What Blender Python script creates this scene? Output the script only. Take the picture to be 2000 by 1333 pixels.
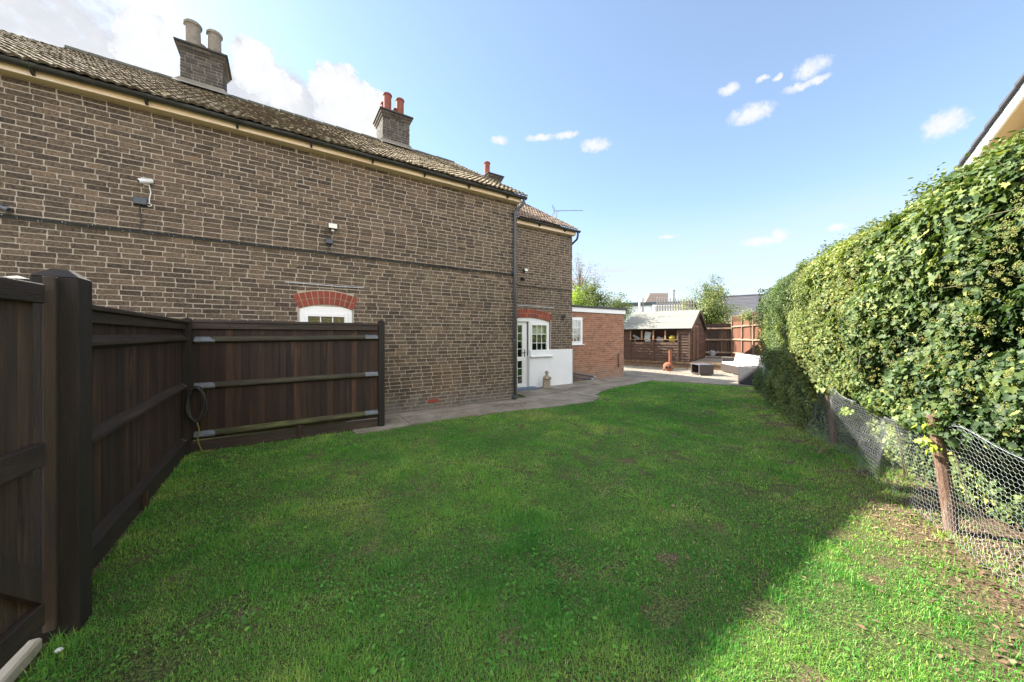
import bpy, math, random
import numpy as np
from mathutils import Vector, Matrix
# ------------------------------------------------------------------ clear
for o in list(bpy.data.objects): bpy.data.objects.remove(o)
scn = bpy.context.scene
COL = scn.collection
rng = np.random.default_rng(7); random.seed(7)
# ------------------------------------------------------------------ camera
TH = math.radians(33.5)
cam = bpy.data.cameras.new('camera'); camo = bpy.data.objects.new('camera', cam); COL.objects.link(camo)
camo.location = (0, 0, 1.6); camo.rotation_euler = (math.radians(90), 0, -TH)
cam.sensor_width = 36; cam.lens = 682/2000*36; cam.shift_y = -9.5/2000
cam.clip_start = .05; cam.clip_end = 2000
scn.camera = camo
# ------------------------------------------------------------------ sun, sky, exposure
SUN = Vector((-.65, 1, .843)).normalized()          # direction towards the sun
SUN_STRENGTH = 4.8; SKY_STRENGTH = .085; EXPOSURE = 2.0
sl = bpy.data.lights.new('sun', 'SUN'); sl.energy = SUN_STRENGTH; sl.angle = math.radians(.5); sl.color = (1, .93, .82)
so = bpy.data.objects.new('sun', sl); COL.objects.link(so); so.rotation_euler = SUN.to_track_quat('Z', 'Y').to_euler(); so.location = (0, 0, 20)
scn.view_settings.view_transform = 'Standard'; scn.view_settings.look = 'None'
scn.view_settings.exposure = EXPOSURE; scn.view_settings.gamma = 1; scn.view_settings.use_curve_mapping = False
try:
    scn.cycles.use_denoising = True; scn.cycles.max_bounces = 8; scn.cycles.transparent_max_bounces = 12
except Exception: pass

class NT:
    """small helper round a node tree"""
    def __init__(s, nt): s.nt = nt; nt.nodes.clear()
    def n(s, t, **k):
        x = s.nt.nodes.new(t)
        for a, b in k.items(): setattr(x, a, b)
        return x
    def l(s, a, b): s.nt.links.new(a, b)
    def put(s, v, inp):
        if v is None: return
        if hasattr(v, 'is_output') or isinstance(v, bpy.types.NodeSocket): s.l(v, inp)
        else: inp.default_value = v
    def math(s, op, a, b=None, c=None, clamp=False):
        x = s.n('ShaderNodeMath', operation=op, use_clamp=clamp)
        s.put(a, x.inputs[0]); s.put(b, x.inputs[1]); s.put(c, x.inputs[2]); return x.outputs[0]
    def vm(s, op, a, b=None):
        x = s.n('ShaderNodeVectorMath', operation=op)
        s.put(a, x.inputs[0]); s.put(b, x.inputs[1])
        return x.outputs['Value'] if op in ('DOT_PRODUCT', 'LENGTH') else x.outputs[0]
    def mix(s, f, a, b, blend='MIX'):
        x = s.n('ShaderNodeMix', data_type='RGBA', blend_type=blend)
        s.put(f, x.inputs[0]); s.put(a if not isinstance(a, tuple) else (*a[:3], 1), x.inputs[6]); s.put(b if not isinstance(b, tuple) else (*b[:3], 1), x.inputs[7])
        return x.outputs[2]
    def noise(s, vec, scale, detail=4, rough=.55, dist=0, out=0):
        x = s.n('ShaderNodeTexNoise'); s.put(vec, x.inputs['Vector'])
        x.inputs['Scale'].default_value = scale; x.inputs['Detail'].default_value = detail
        x.inputs['Roughness'].default_value = rough; x.inputs['Distortion'].default_value = dist
        return x.outputs[out]
    def ramp(s, f, cols, interp='LINEAR'):
        x = s.n('ShaderNodeValToRGB'); s.put(f, x.inputs[0]); r = x.color_ramp; r.interpolation = interp
        while len(r.elements) < len(cols): r.elements.new(.5)
        for e, (p, c) in zip(r.elements, cols): e.position = p; e.color = (*c[:3], 1)
        return x.outputs[0]
    def rng(s, v, a, b, c=0, d=1, smooth=False):
        x = s.n('ShaderNodeMapRange', interpolation_type='SMOOTHSTEP' if smooth else 'LINEAR')
        s.put(v, x.inputs[0])
        for i, q in enumerate((a, b, c, d)): x.inputs[1+i].default_value = q
        return x.outputs[0]

w = bpy.data.worlds.new('World'); scn.world = w; w.use_nodes = True
N = NT(w.node_tree)
sky = N.n('ShaderNodeTexSky', sky_type='NISHITA', sun_disc=False)
sky.sun_elevation = math.asin(SUN.z); sky.sun_rotation = math.atan2(SUN.x, SUN.y)
sky.air_density = 1.0; sky.dust_density = .35; sky.ozone_density = 1.5; sky.altitude = 50
tc = N.n('ShaderNodeTexCoord').outputs['Generated']
nrm = N.vm('NORMALIZE', tc)
BODY = [(-0.338,0.50,0.11,0.085),(-0.292,0.471,0.095,0.055),(-0.45,0.55,0.12,0.14),(-0.20,.47,.06,.04),(0.012,0.515,0.11,0.062),(0.17,0.5,0.085,0.05),(-.05,.52,.06,.05)]
PUFF = [(-0.224,0.525,0.036,0.045),(-0.215,0.495,0.045,0.045),(-0.052,0.562,0.036,0.040),(-.02,.535,.05,.035),(0.122,0.562,0.050,0.048),(0.188,0.548,0.040,0.040),(.15,.525,.07,.045),(.20,.505,.05,.04)]
SMALL = [(0.548,0.51,0.023,0.0112),(0.665,0.515,0.0405,0.0085),(0.737,0.518,0.0323,0.0088),(0.819,0.489,0.0367,0.0166),(1.141,0.54,0.020,0.0125),(1.185,0.484,0.0424,0.019),(1.208,0.54,0.0126,0.0053),(1.236,0.532,0.008,0.0052),(1.294,0.528,0.029,0.0155),(1.302,0.505,0.0204,0.0075),(1.272,0.503,0.0246,0.0078),(1.476,0.364,0.027,0.024),(1.203,0.218,0.0361,0.0114),(1.238,0.225,0.0162,0.0165),(1.334,0.224,0.0169,0.0071),(1.005,0.254,0.0237,0.005)]
def warp(sc, amt):
    x = N.n('ShaderNodeVectorMath', operation='SCALE'); N.l(N.vm('SUBTRACT', N.noise(nrm, sc, 5, .6, out=1), (.5, .5, .5)), x.inputs[0]); x.inputs['Scale'].default_value = amt
    return N.vm('ADD', nrm, x.outputs[0])
def field(lst, vec, k=1.1):
    fld = None; low = None
    for (a, e, hw, hh) in lst:
        c = Vector((math.sin(a)*math.cos(e), math.cos(a)*math.cos(e), math.sin(e)))
        t = Vector((math.cos(a), -math.sin(a), 0)); v = t.cross(c) if t.cross(c).z > 0 else c.cross(t)
        d = N.vm('SUBTRACT', vec, tuple(c))
        p = N.vm('DOT_PRODUCT', d, tuple(t/(hw*k))); q = N.vm('DOT_PRODUCT', d, tuple(v/(hh*k)))
        g = N.math('SUBTRACT', 1, N.math('ADD', N.math('MULTIPLY', p, p), N.math('MULTIPLY', q, q)))
        fld = g if fld is None else N.math('MAXIMUM', fld, g)
    return N.math('MAXIMUM', fld, -2.5)
def cen(sc, dt, amp): return N.math('MULTIPLY', N.math('SUBTRACT', N.noise(nrm, sc, dt, .62, .3), .5), amp)
fB = N.math('ADD', field(BODY, warp(9, .05)), cen(14, 7, 2.2)); mB = N.rng(fB, -.05, .9, 0, 1, True)
fP = N.math('ADD', N.math('ADD', field(PUFF, warp(22, .030), 1.15), cen(34, 6, 1.5)), cen(110, 4, .6)); mP = N.rng(fP, .0, .28, 0, 1, True)
fS = N.math('ADD', N.math('ADD', field(SMALL, warp(60, .014), 1.05), cen(70, 7, 2.0)), cen(260, 4, .5)); mS = N.rng(fS, -.25, 1.15, 0, .95, True)
gn = N.noise(nrm, 9, 4, .5, .3)
# thin streaks low down and wisps
sx = N.n('ShaderNodeSeparateXYZ'); N.l(nrm, sx.inputs[0]); el = sx.outputs[2]
st = N.n('ShaderNodeVectorMath', operation='MULTIPLY'); N.l(nrm, st.inputs[0]); st.inputs[1].default_value = (3, 3, 16)
wisp = N.rng(N.noise(st.outputs[0], 2.2, 6, .6, .6), .5, .75, 0, .45, True)
lowband = N.math('MULTIPLY', N.rng(el, .0, .16, 1, 1), N.rng(el, .17, .34, 1, 0, True))
wisp2 = N.math('MULTIPLY', N.math('ADD', wisp, .55), lowband)
cir = N.rng(N.noise(nrm, 5, 7, .65, .8), .52, .8, 0, .35, True)
cirm = N.math('MULTIPLY', cir, N.rng(N.vm('DOT_PRODUCT', nrm, (-.15, .83, .53)), .86, .98, 0, 1, True))
soft = N.math('MAXIMUM', wisp2, cirm)
CW = 3.05
bodyc = N.ramp(N.rng(N.math('ADD', cen(7, 5, 1.6), N.math('MULTIPLY', fB, .12)), -.35, .45), [(0, (.60, .63, .70)), (.5, (.74, .77, .83)), (1, (.95, .96, .98))])
puffc = N.ramp(N.rng(N.math('ADD', cen(30, 5, 1.3), N.math('MULTIPLY', fP, .22)), -.35, .35), [(0, (.55, .60, .69)), (.5, (.92, .94, .97)), (1, (1.0, 1.0, 1.0))])
def sc_(c, k): x = N.n('ShaderNodeVectorMath', operation='SCALE'); N.l(c, x.inputs[0]); x.inputs['Scale'].default_value = k; return x.outputs[0]
skyc = N.mix(.17, N.mix(1.0, sky.outputs[0], (.92, .97, .97), 'MULTIPLY'), (CW*.80, CW*.87, CW*.97))
front = N.mix(soft, skyc, (CW*.80, CW*.86, CW*.98))
front = N.mix(mB, front, sc_(bodyc, CW)); front = N.mix(mP, front, sc_(puffc, CW)); front = N.mix(mS, front, (CW*.96, CW*.97, CW))
# unseen bright cumulus added behind the camera as fill for the shaded side
bk = N.rng(N.vm('DOT_PRODUCT', nrm, (.52, .79, .10)), .05, -.15, 0, 1, True)
cov = N.rng(N.noise(nrm, 3.2, 7, .6, .5), .38, .56, 0, 1, True)
bc = N.n('ShaderNodeVectorMath', operation='SCALE'); N.l(N.ramp(gn, [(.3, (1, .98, .95)), (.7, (.6, .6, .62))]), bc.inputs[0]); bc.inputs['Scale'].default_value = 13
bm = N.math('MULTIPLY', N.math('MULTIPLY', bk, cov), N.rng(el, 0, .12))
final = N.mix(bm, front, bc.outputs[0])
bg = N.n('ShaderNodeBackground'); N.l(final, bg.inputs[0]); bg.inputs[1].default_value = SKY_STRENGTH
wo = N.n('ShaderNodeOutputWorld'); N.l(bg.outputs[0], wo.inputs[0])

# ------------------------------------------------------------------ materials
MATS = {}
def mat(name, cols, rough=.8, ns=12, nmix=.45, bump=.2, bs=60, stretch=(1, 1, 1), metal=0, spec=.5, spots=None, base=None, detail=5, transl=0, hue=0, contrast=1.6):
    """ramp(cols) driven by the per-piece attribute 'rnd' and noise; spots = (colour, scale, lo, hi[, amount]); base = (colour, z0, z1) stains low on a wall"""
    m = bpy.data.materials.new(name); m.use_nodes = True; T = NT(m.node_tree)
    co = T.n('ShaderNodeTexCoord').outputs['Object']
    mp = T.n('ShaderNodeMapping'); T.l(co, mp.inputs[0]); mp.inputs['Scale'].default_value = stretch
    v = mp.outputs[0]
    at = T.n('ShaderNodeAttribute', attribute_name='rnd').outputs['Fac']
    if stretch != (1, 1, 1):          # every board gets its own grain
        off = T.n('ShaderNodeCombineXYZ'); T.l(T.math('MULTIPLY', at, 37), off.inputs[0]); T.l(T.math('MULTIPLY', at, 91), off.inputs[1])
        v = T.vm('ADD', v, off.outputs[0])
    nz = T.noise(v, ns, detail, .6, .2)
    nz = T.rng(nz, .5-.5/contrast, .5+.5/contrast)
    fac = T.math('ADD', T.math('MULTIPLY', at, 1-nmix), T.math('MULTIPLY', nz, nmix), clamp=True)
    c = T.ramp(fac, cols)
    for sp in (spots or []):
        a = sp[4] if len(sp) > 4 else 1
        msk = T.rng(T.noise(v if stretch != (1, 1, 1) else co, sp[1], 5, .65, .3), sp[2], sp[3], 0, a, True)
        c = T.mix(msk, c, sp[0])
    if base:
        sz = T.n('ShaderNodeSeparateXYZ'); T.l(co, sz.inputs[0])
        zz = T.math('ADD', sz.outputs[2], T.math('MULTIPLY', T.math('SUBTRACT', T.noise(co, 4, 5, .65), .5), 1.0*(base[2]-base[1])*1.6))
        c = T.mix(T.rng(zz, base[1], base[2], base[3] if len(base) > 3 else .8, 0, True), c, base[0])
    b = T.n('ShaderNodeBsdfPrincipled'); T.l(c, b.inputs['Base Color'])
    b.inputs['Roughness'].default_value = rough; b.inputs['Metallic'].default_value = metal
    b.inputs['Specular IOR Level'].default_value = spec
    if bump:
        bp = T.n('ShaderNodeBump'); bp.inputs['Strength'].default_value = bump; bp.inputs['Distance'].default_value = .01
        T.l(T.noise(v, bs, 5, .65), bp.inputs['Height']); T.l(bp.outputs[0], b.inputs['Normal'])
    o = T.n('ShaderNodeOutputMaterial'); sh = b.outputs[0]
    if transl:
        tr = T.n('ShaderNodeBsdfTranslucent'); T.l(T.mix(1, c, (1.5, 1.6, .6), 'MULTIPLY'), tr.inputs[0])
        mx = T.n('ShaderNodeMixShader'); mx.inputs[0].default_value = transl; T.l(sh, mx.inputs[1]); T.l(tr.outputs[0], mx.inputs[2]); sh = mx.outputs[0]
    T.l(sh, o.inputs[0]); MATS[name] = m; return m

BR = [(0, (.022, .016, .013)), (.25, (.048, .034, .025)), (.5, (.100, .072, .050)), (.75, (.170, .122, .082)), (.9, (.235, .145, .082)), (1, (.33, .18, .075))]
mat('brick', BR, .9, 34, .55, .9, 90, contrast=2.6, spots=[((.28, .22, .16), 30, .58, .72, .5), ((.020, .016, .015), 42, .56, .70, .65), ((.20, .17, .13), 18, .58, .8, .4), ((.25, .235, .13), 1.0, .60, .74, .45), ((.17, .10, .06), .55, .56, .68, .35), ((.035, .03, .027), .8, .62, .76, .5)], base=((.17, .165, .15), -.1, .55, .75))
mat('mortar', [(0, (.30, .255, .205)), (1, (.50, .43, .35))], .95, 24, .8, .5, 120, spots=[((.17, .15, .12), 1.6, .56, .76, .55)], base=((.18, .17, .155), -.1, .5, .8))
mat('brick_dark', [(0, (.022, .019, .018)), (.5, (.055, .048, .042)), (1, (.12, .10, .08))], .92, 25, .5, .6, 90, spots=[((.3, .3, .27), 9, .6, .78, .6), ((.12, .13, .05), 5, .62, .8, .5)])
mat('mortar_dark', [(0, (.15, .14, .12)), (1, (.27, .25, .21))], .95, 6, .8, .5, 120)
mat('brick_red', [(0, (.17, .07, .045)), (.4, (.27, .115, .068)), (.8, (.37, .17, .10)), (1, (.22, .11, .075))], .9, 30, .35, .4, 90, base=((.26, .22, .17), -.3, .75, .7))
mat('mortar_tan', [(0, (.33, .27, .20)), (1, (.45, .37, .28))], .95, 6, .8, .4, 120, base=((.22, .19, .15), -.3, .75, .7))
mat('brick_arch', [(0, (.17, .035, .022)), (.6, (.27, .06, .035)), (.85, (.33, .075, .035)), (1, (.55, .13, .03))], .85, 30, .2, .4, 90)
mat('brick_plinth', [(0, (.10, .058, .033)), (.5, (.19, .115, .065)), (1, (.28, .185, .11))], .9, 30, .35, .4, 90, spots=[((.08, .09, .04), 6, .55, .75, .6)])
mat('render_white', [(0, (.74, .75, .77)), (1, (.84, .85, .86))], .85, 3, .9, 1.0, 22, spots=[((.5, .5, .46), 3, .68, .85, .5)])
mat('upvc', [(0, (.78, .79, .80)), (1, (.84, .84, .84))], .35, 3, .9, .02, 10)
mat('fascia_cream', [(0, (.58, .33, .16)), (.3, (.78, .58, .39)), (1, (.86, .78, .68))], .6, 2.2, .95, .2, 30, stretch=(.5, 6, 9), spots=[((.35, .12, .03), 3, .74, .82, .6)])
mat('gutter_black', [(0, (.018, .018, .02)), (1, (.06, .06, .058))], .5, 8, .9, .1, 40, spots=[((.10, .11, .06), 5, .55, .75, .5)])
mat('pipe_grey', [(0, (.05, .058, .068)), (1, (.085, .095, .11))], .4, 5, .9, .05, 40)
mat('waste_grey', [(0, (.08, .085, .10)), (1, (.15, .16, .18))], .4, 5, .9, .05, 40)
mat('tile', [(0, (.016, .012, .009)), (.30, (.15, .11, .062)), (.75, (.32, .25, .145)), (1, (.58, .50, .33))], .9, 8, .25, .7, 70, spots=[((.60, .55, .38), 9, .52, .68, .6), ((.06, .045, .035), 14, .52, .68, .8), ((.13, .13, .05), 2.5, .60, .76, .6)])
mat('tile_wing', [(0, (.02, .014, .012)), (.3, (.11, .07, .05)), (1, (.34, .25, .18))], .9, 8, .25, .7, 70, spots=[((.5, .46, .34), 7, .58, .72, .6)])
mat('ridge', [(0, (.04, .045, .04)), (1, (.12, .12, .10))], .9, 6, .7, .6, 60)
mat('pot_stone', [(0, (.13, .115, .095)), (.5, (.22, .195, .16)), (1, (.31, .28, .24))], .9, 14, .9, .6, 60, spots=[((.14, .13, .11), 10, .55, .7, .7), ((.55, .3, .16), 4, .62, .75, .6)])
mat('pot_red', [(0, (.13, .035, .026)), (.5, (.20, .055, .040)), (1, (.27, .085, .060))], .8, 7, .9, .3, 60, spots=[((.05, .03, .027), 6, .58, .74, .7)])
mat('concrete', [(0, (.12, .10, .075)), (.5, (.22, .19, .15)), (1, (.32, .295, .25))], .93, 1.6, 1, .6, 45, spots=[((.10, .085, .06), 2.2, .57, .75, .7), ((.12, .13, .07), 5, .6, .75, .5)], contrast=2)
mat('slab', [(0, (.15, .128, .10)), (.5, (.225, .198, .155)), (1, (.30, .27, .215))], .9, 5, .45, .35, 60, spots=[((.2, .18, .14), 3, .58, .78, .5)])
mat('slab_joint', [(0, (.12, .11, .09)), (1, (.2, .18, .15))], .95, 9, .9, .3, 60)
mat('lead', [(0, (.35, .37, .42)), (1, (.60, .62, .66))], .5, 5, .9, .2, 40)
WD = [(0, (.007, .0045, .004)), (.4, (.024, .012, .008)), (.75, (.056, .028, .016)), (1, (.125, .065, .032))]
mat('wood_v', WD, .75, 2.2, .5, .7, 20, stretch=(9, 9, .7), contrast=2, spots=[((.15, .085, .045), .8, .58, .72, .6), ((.004, .003, .003), 1.2, .56, .70, .8), ((.05, .048, .022), .5, .62, .75, .5)])
mat('wood_x', [(0, (.012, .0085, .0065)), (.5, (.032, .021, .015)), (1, (.072, .048, .032))], .7, 2.2, .8, .7, 20, stretch=(.7, 9, 9), contrast=2, spots=[((.006, .005, .005), 1.1, .56, .70, .8), ((.11, .085, .06), .7, .62, .76, .5)])
mat('wood_y', [(0, (.012, .0085, .0065)), (.5, (.032, .021, .015)), (1, (.072, .048, .032))], .7, 2.2, .8, .7, 20, stretch=(9, .7, 9), contrast=2, spots=[((.006, .005, .005), 1.1, .56, .70, .8), ((.11, .085, .06), .7, .62, .76, .5)])
mat('rail_mossy', [(0, (.014, .011, .008)), (.5, (.032, .027, .016)), (1, (.070, .064, .032))], .8, 2.2, .9, .4, 20, stretch=(1.2, 9, 9), contrast=2)
mat('rail_green', [(0, (.020, .018, .010)), (.45, (.055, .055, .022)), (1, (.14, .155, .04))], .85, 2.2, .9, .4, 20, stretch=(1.6, 9, 9), contrast=2.2)
mat('post_wood', [(0, (.006, .0045, .0045)), (.6, (.016, .011, .009)), (1, (.045, .027, .016))], .75, 2.0, .9, .9, 24, stretch=(9, 9, .8), contrast=1.8, spots=[((.10, .055, .025), .6, .60, .74, .6), ((.003, .0025, .0025), .8, .55, .7, .7)])
mat('gate_wood', [(0, (.014, .010, .007)), (.5, (.042, .028, .020)), (1, (.10, .068, .045))], .75, 2.2, .65, .7, 20, stretch=(9, 9, .7), contrast=2, spots=[((.008, .006, .005), 1.0, .56, .70, .8), ((.12, .09, .065), .6, .60, .75, .5)])
mat('galv', [(0, (.11, .125, .145)), (1, (.26, .285, .32))], .45, 20, .9, .05, 40, metal=.5)
mat('old_timber', [(0, (.28, .24, .18)), (.5, (.46, .41, .32)), (1, (.62, .57, .47))], .9, 3, .9, .6, 30, stretch=(9, .8, 9), spots=[((.18, .16, .08), 9, .55, .7, .6)])
mat('rust', [(0, (.06, .038, .028)), (.5, (.16, .095, .068)), (1, (.32, .22, .16))], .9, 16, .95, .8, 50, stretch=(5, 5, 1), spots=[((.42, .34, .26), 2, .55, .75, .6), ((.05, .03, .02), 3, .58, .72, .7)])
mat('wire', [(0, (.30, .33, .36)), (1, (.66, .70, .74))], .4, 5, .9, 0, 40, metal=.35)
mat('rubber', [(0, (.015, .015, .016)), (1, (.05, .05, .05))], .5, 5, .9, .1, 40)
mat('rubber_yellow', [(0, (.12, .11, .03)), (1, (.26, .23, .05))], .6, 5, .9, .1, 40)
mat('plastic_white', [(0, (.7, .7, .7)), (1, (.8, .8, .8))], .35, 5, .9, 0)
mat('plastic_black', [(0, (.012, .012, .013)), (1, (.03, .03, .032))], .4, 5, .9, 0)
mat('plastic_slate', [(0, (.035, .042, .052)), (1, (.06, .07, .085))], .45, 5, .9, 0)
mat('lamp_lens', [(0, (.62, .60, .52)), (1, (.72, .70, .62))], .2, 5, .9, 0)
mat('alu', [(0, (.22, .23, .24)), (1, (.34, .35, .36))], .4, 5, .9, 0, metal=.6)
mat('stone_statue', [(0, (.22, .18, .14)), (.5, (.34, .29, .22)), (1, (.44, .39, .31))], .93, 18, .9, .6, 60, spots=[((.13, .12, .09), 12, .55, .7, .6)])
mat('terracotta', [(0, (.14, .045, .022)), (.6, (.25, .085, .04)), (1, (.36, .15, .075))], .8, 9, .9, .3, 60)
mat('wicker', [(0, (.022, .017, .016)), (.5, (.045, .034, .030)), (1, (.085, .068, .058))], .6, 60, .6, .8, 130, stretch=(1, 1, 2.5))
mat('wicker_shaded', [(0, (.014, .014, .017)), (1, (.035, .035, .042))], .6, 60, .7, .8, 130, stretch=(1, 1, 2.5))  # armchair weave, darkened so its colour carries the missing house shade
mat('cushion', [(0, (.42, .42, .43)), (1, (.50, .50, .50))], .9, 6, .9, .3, 12)
mat('shed_wood', [(0, (.035, .019, .013)), (.5, (.075, .040, .026)), (1, (.15, .082, .05))], .8, 2.2, .55, .4, 20, stretch=(.9, .9, 9), contrast=2)
mat('shed_wood_v', [(0, (.035, .018, .013)), (.5, (.075, .038, .024)), (1, (.17, .09, .055))], .8, 2.2, .6, .4, 20, stretch=(9, 9, .8), contrast=2)
mat('shed_trim', [(0, (.22, .12, .06)), (1, (.40, .24, .13))], .8, 2.2, .7, .4, 20, stretch=(9, 9, .8))
mat('felt', [(0, (.16, .165, .145)), (1, (.235, .235, .205))], .95, 7, .8, .4, 200)
mat('fence_orange', [(0, (.075, .028, .016)), (.5, (.14, .055, .030)), (1, (.22, .095, .052))], .8, 2.2, .6, .4, 20, stretch=(9, 9, .8), contrast=2)
mat('fence_rail_pale', [(0, (.13, .085, .055)), (1, (.30, .225, .155))], .85, 3, .9, .4, 20)
mat('wall_white', [(0, (.62, .66, .70)), (1, (.72, .75, .79))], .9, 1, .9, .1, 20)
mat('roof_blue', [(0, (.03, .05, .06)), (1, (.06, .09, .105))], .6, 3, .9, .1, 20)
mat('roof_brown', [(0, (.09, .07, .06)), (.5, (.13, .10, .085)), (1, (.18, .14, .115))], .9, 8, .6, .5, 30)
mat('roof_slate', [(0, (.045, .045, .055)), (1, (.085, .085, .10))], .8, 8, .6, .5, 30)
mat('palisade', [(0, (.22, .205, .195)), (1, (.34, .32, .30))], .6, 5, .8, .1, 30, metal=.2)
mat('wall_cream', [(0, (.30, .24, .145)), (.5, (.37, .30, .19)), (1, (.44, .37, .26))], .9, 2, .9, .4, 20)
mat('soffit', [(0, (.56, .42, .27)), (1, (.66, .52, .36))], .7, 2, .9, .1, 20)
mat('barge', [(0, (.74, .77, .80)), (1, (.82, .83, .84))], .5, 2, .9, .05, 20)
mat('bark', [(0, (.06, .045, .03)), (.5, (.12, .09, .06)), (1, (.20, .16, .11))], .9, 20, .9, .8, 40)
mat('twig', [(0, (.07, .07, .03)), (1, (.20, .18, .09))], .9, 9, .6, .3, 40)
mat('leaf', [(0, (.020, .042, .018)), (.3, (.060, .105, .036)), (.6, (.155, .205, .065)), (.85, (.30, .33, .10)), (1, (.47, .43, .14))], .52, .9, .22, 0, 40, transl=.24, spec=.3)
mat('leaf_mid', [(0, (.05, .09, .025)), (.5, (.13, .18, .05)), (.85, (.26, .27, .08)), (1, (.40, .28, .10))], .45, 1.1, .3, 0, 40, transl=.3)
mat('leaf_lime', [(0, (.16, .26, .04)), (1, (.36, .44, .06))], .45, 3, .3, 0, 40, transl=.35)
mat('leaf_autumn', [(0, (.10, .05, .03)), (.5, (.20, .11, .06)), (1, (.26, .22, .09))], .6, 3, .3, 0, 40, transl=.3)
mat('leaf_litter', [(0, (.07, .045, .025)), (.5, (.16, .10, .055)), (1, (.32, .24, .15))], .85, 5, .3, 0, 40)
mat('umbel', [(0, (.17, .21, .055)), (.6, (.29, .31, .085)), (1, (.34, .27, .10))], .7, 8, .3, 0)
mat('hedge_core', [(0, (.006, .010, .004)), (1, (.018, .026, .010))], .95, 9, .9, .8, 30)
mat('grass', [(0, (.032, .135, .024)), (.32, (.075, .275, .042)), (.62, (.23, .41, .085)), (.86, (.52, .54, .17)), (1, (.74, .62, .36))], .5, .8, .42, 0, 40, transl=.4, spec=.3, contrast=2)
mat('moss_green', [(0, (.10, .11, .03)), (1, (.2, .2, .06))], .9, 9, .9, .6)
mat('yellow', [(0, (.62, .50, .05)), (1, (.75, .62, .10))], .5, 3, .9, 0)
mat('paper', [(0, (.50, .54, .58)), (1, (.75, .77, .78))], .6, 9, .9, 0)
mat('blind', [(0, (.62, .60, .48)), (1, (.70, .68, .56))], .8, 9, .9, 0)
mat('dark_inside', [(0, (.01, .01, .01)), (1, (.02, .02, .018))], .9, 3, .9, 0)
mat('mat_blue', [(0, (.08, .12, .18)), (1, (.13, .18, .25))], .9, 20, .9, .3)
mat('bucket', [(0, (.26, .28, .31)), (1, (.40, .42, .44))], .4, 9, .9, 0)

def ground_mat():
    m = bpy.data.materials.new('ground'); m.use_nodes = True; T = NT(m.node_tree)
    co = T.n('ShaderNodeTexCoord').outputs['Object']
    soil = T.ramp(T.rng(T.noise(co, 55, 8, .78), .36, .64), [(0, (.018, .012, .008)), (.5, (.13, .088, .055)), (1, (.34, .25, .16))])
    gr = T.ramp(T.rng(T.noise(co, 75, 6, .75), .40, .62), [(0, (.012, .018, .007)), (.45, (.05, .075, .02)), (1, (.20, .27, .07))])
    # distance from the wire fence line: (P - P0).n
    tt = T.math('SUBTRACT', T.vm('DOT_PRODUCT', co, (-.5, .866, 0)), -1.95)
    tt = T.math('ADD', tt, T.math('MULTIPLY', T.math('SUBTRACT', T.noise(co, 1.7, 5, .7), .5), 1.6))
    k = T.rng(tt, .15, 1.1, 0, .85, True)
    k = T.math('MULTIPLY', k, T.rng(T.noise(co, 2.3, 6, .7), .34, .46, 0, 1, True))
    c = T.mix(k, soil, gr)
    b = T.n('ShaderNodeBsdfPrincipled'); T.l(c, b.inputs['Base Color']); b.inputs['Roughness'].default_value = .95; b.inputs['Specular IOR Level'].default_value = .2
    bp = T.n('ShaderNodeBump'); bp.inputs['Strength'].default_value = .9; bp.inputs['Distance'].default_value = .02
    T.l(T.noise(co, 40, 8, .7), bp.inputs['Height']); T.l(bp.outputs[0], b.inputs['Normal'])
    o = T.n('ShaderNodeOutputMaterial'); T.l(b.outputs[0], o.inputs[0]); MATS['ground'] = m
ground_mat()
def glass_mat(name, refl, tint=(.85, .9, .88)):
    m = bpy.data.materials.new(name); m.use_nodes = True; T = NT(m.node_tree)
    co = T.n('ShaderNodeTexCoord').outputs['Object']
    g = T.n('ShaderNodeBsdfGlossy'); g.inputs['Roughness'].default_value = .02; g.inputs[0].default_value = (1, 1, 1, 1)
    bp = T.n('ShaderNodeBump'); bp.inputs['Strength'].default_value = .12; bp.inputs['Distance'].default_value = .02
    T.l(T.noise(co, 5, 2, .5), bp.inputs['Height']); T.l(bp.outputs[0], g.inputs['Normal'])
    t = T.n('ShaderNodeBsdfTransparent'); t.inputs[0].default_value = (*tint, 1)
    x = T.n('ShaderNodeMixShader'); x.inputs[0].default_value = refl; T.l(t.outputs[0], x.inputs[1]); T.l(g.outputs[0], x.inputs[2])
    o = T.n('ShaderNodeOutputMaterial'); T.l(x.outputs[0], o.inputs[0]); MATS[name] = m
glass_mat('glass', .26)
mat('glass_patterned_glints', [(0, (.02, .02, .006)), (.5, (.09, .085, .02)), (.8, (.20, .18, .05)), (1, (.55, .5, .25))], .12, 55, .95, .8, 60, contrast=2.2); glass_mat('glass_shed', .10)  # opaque patterned pane, yellow hedge reflections painted into its colours

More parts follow.
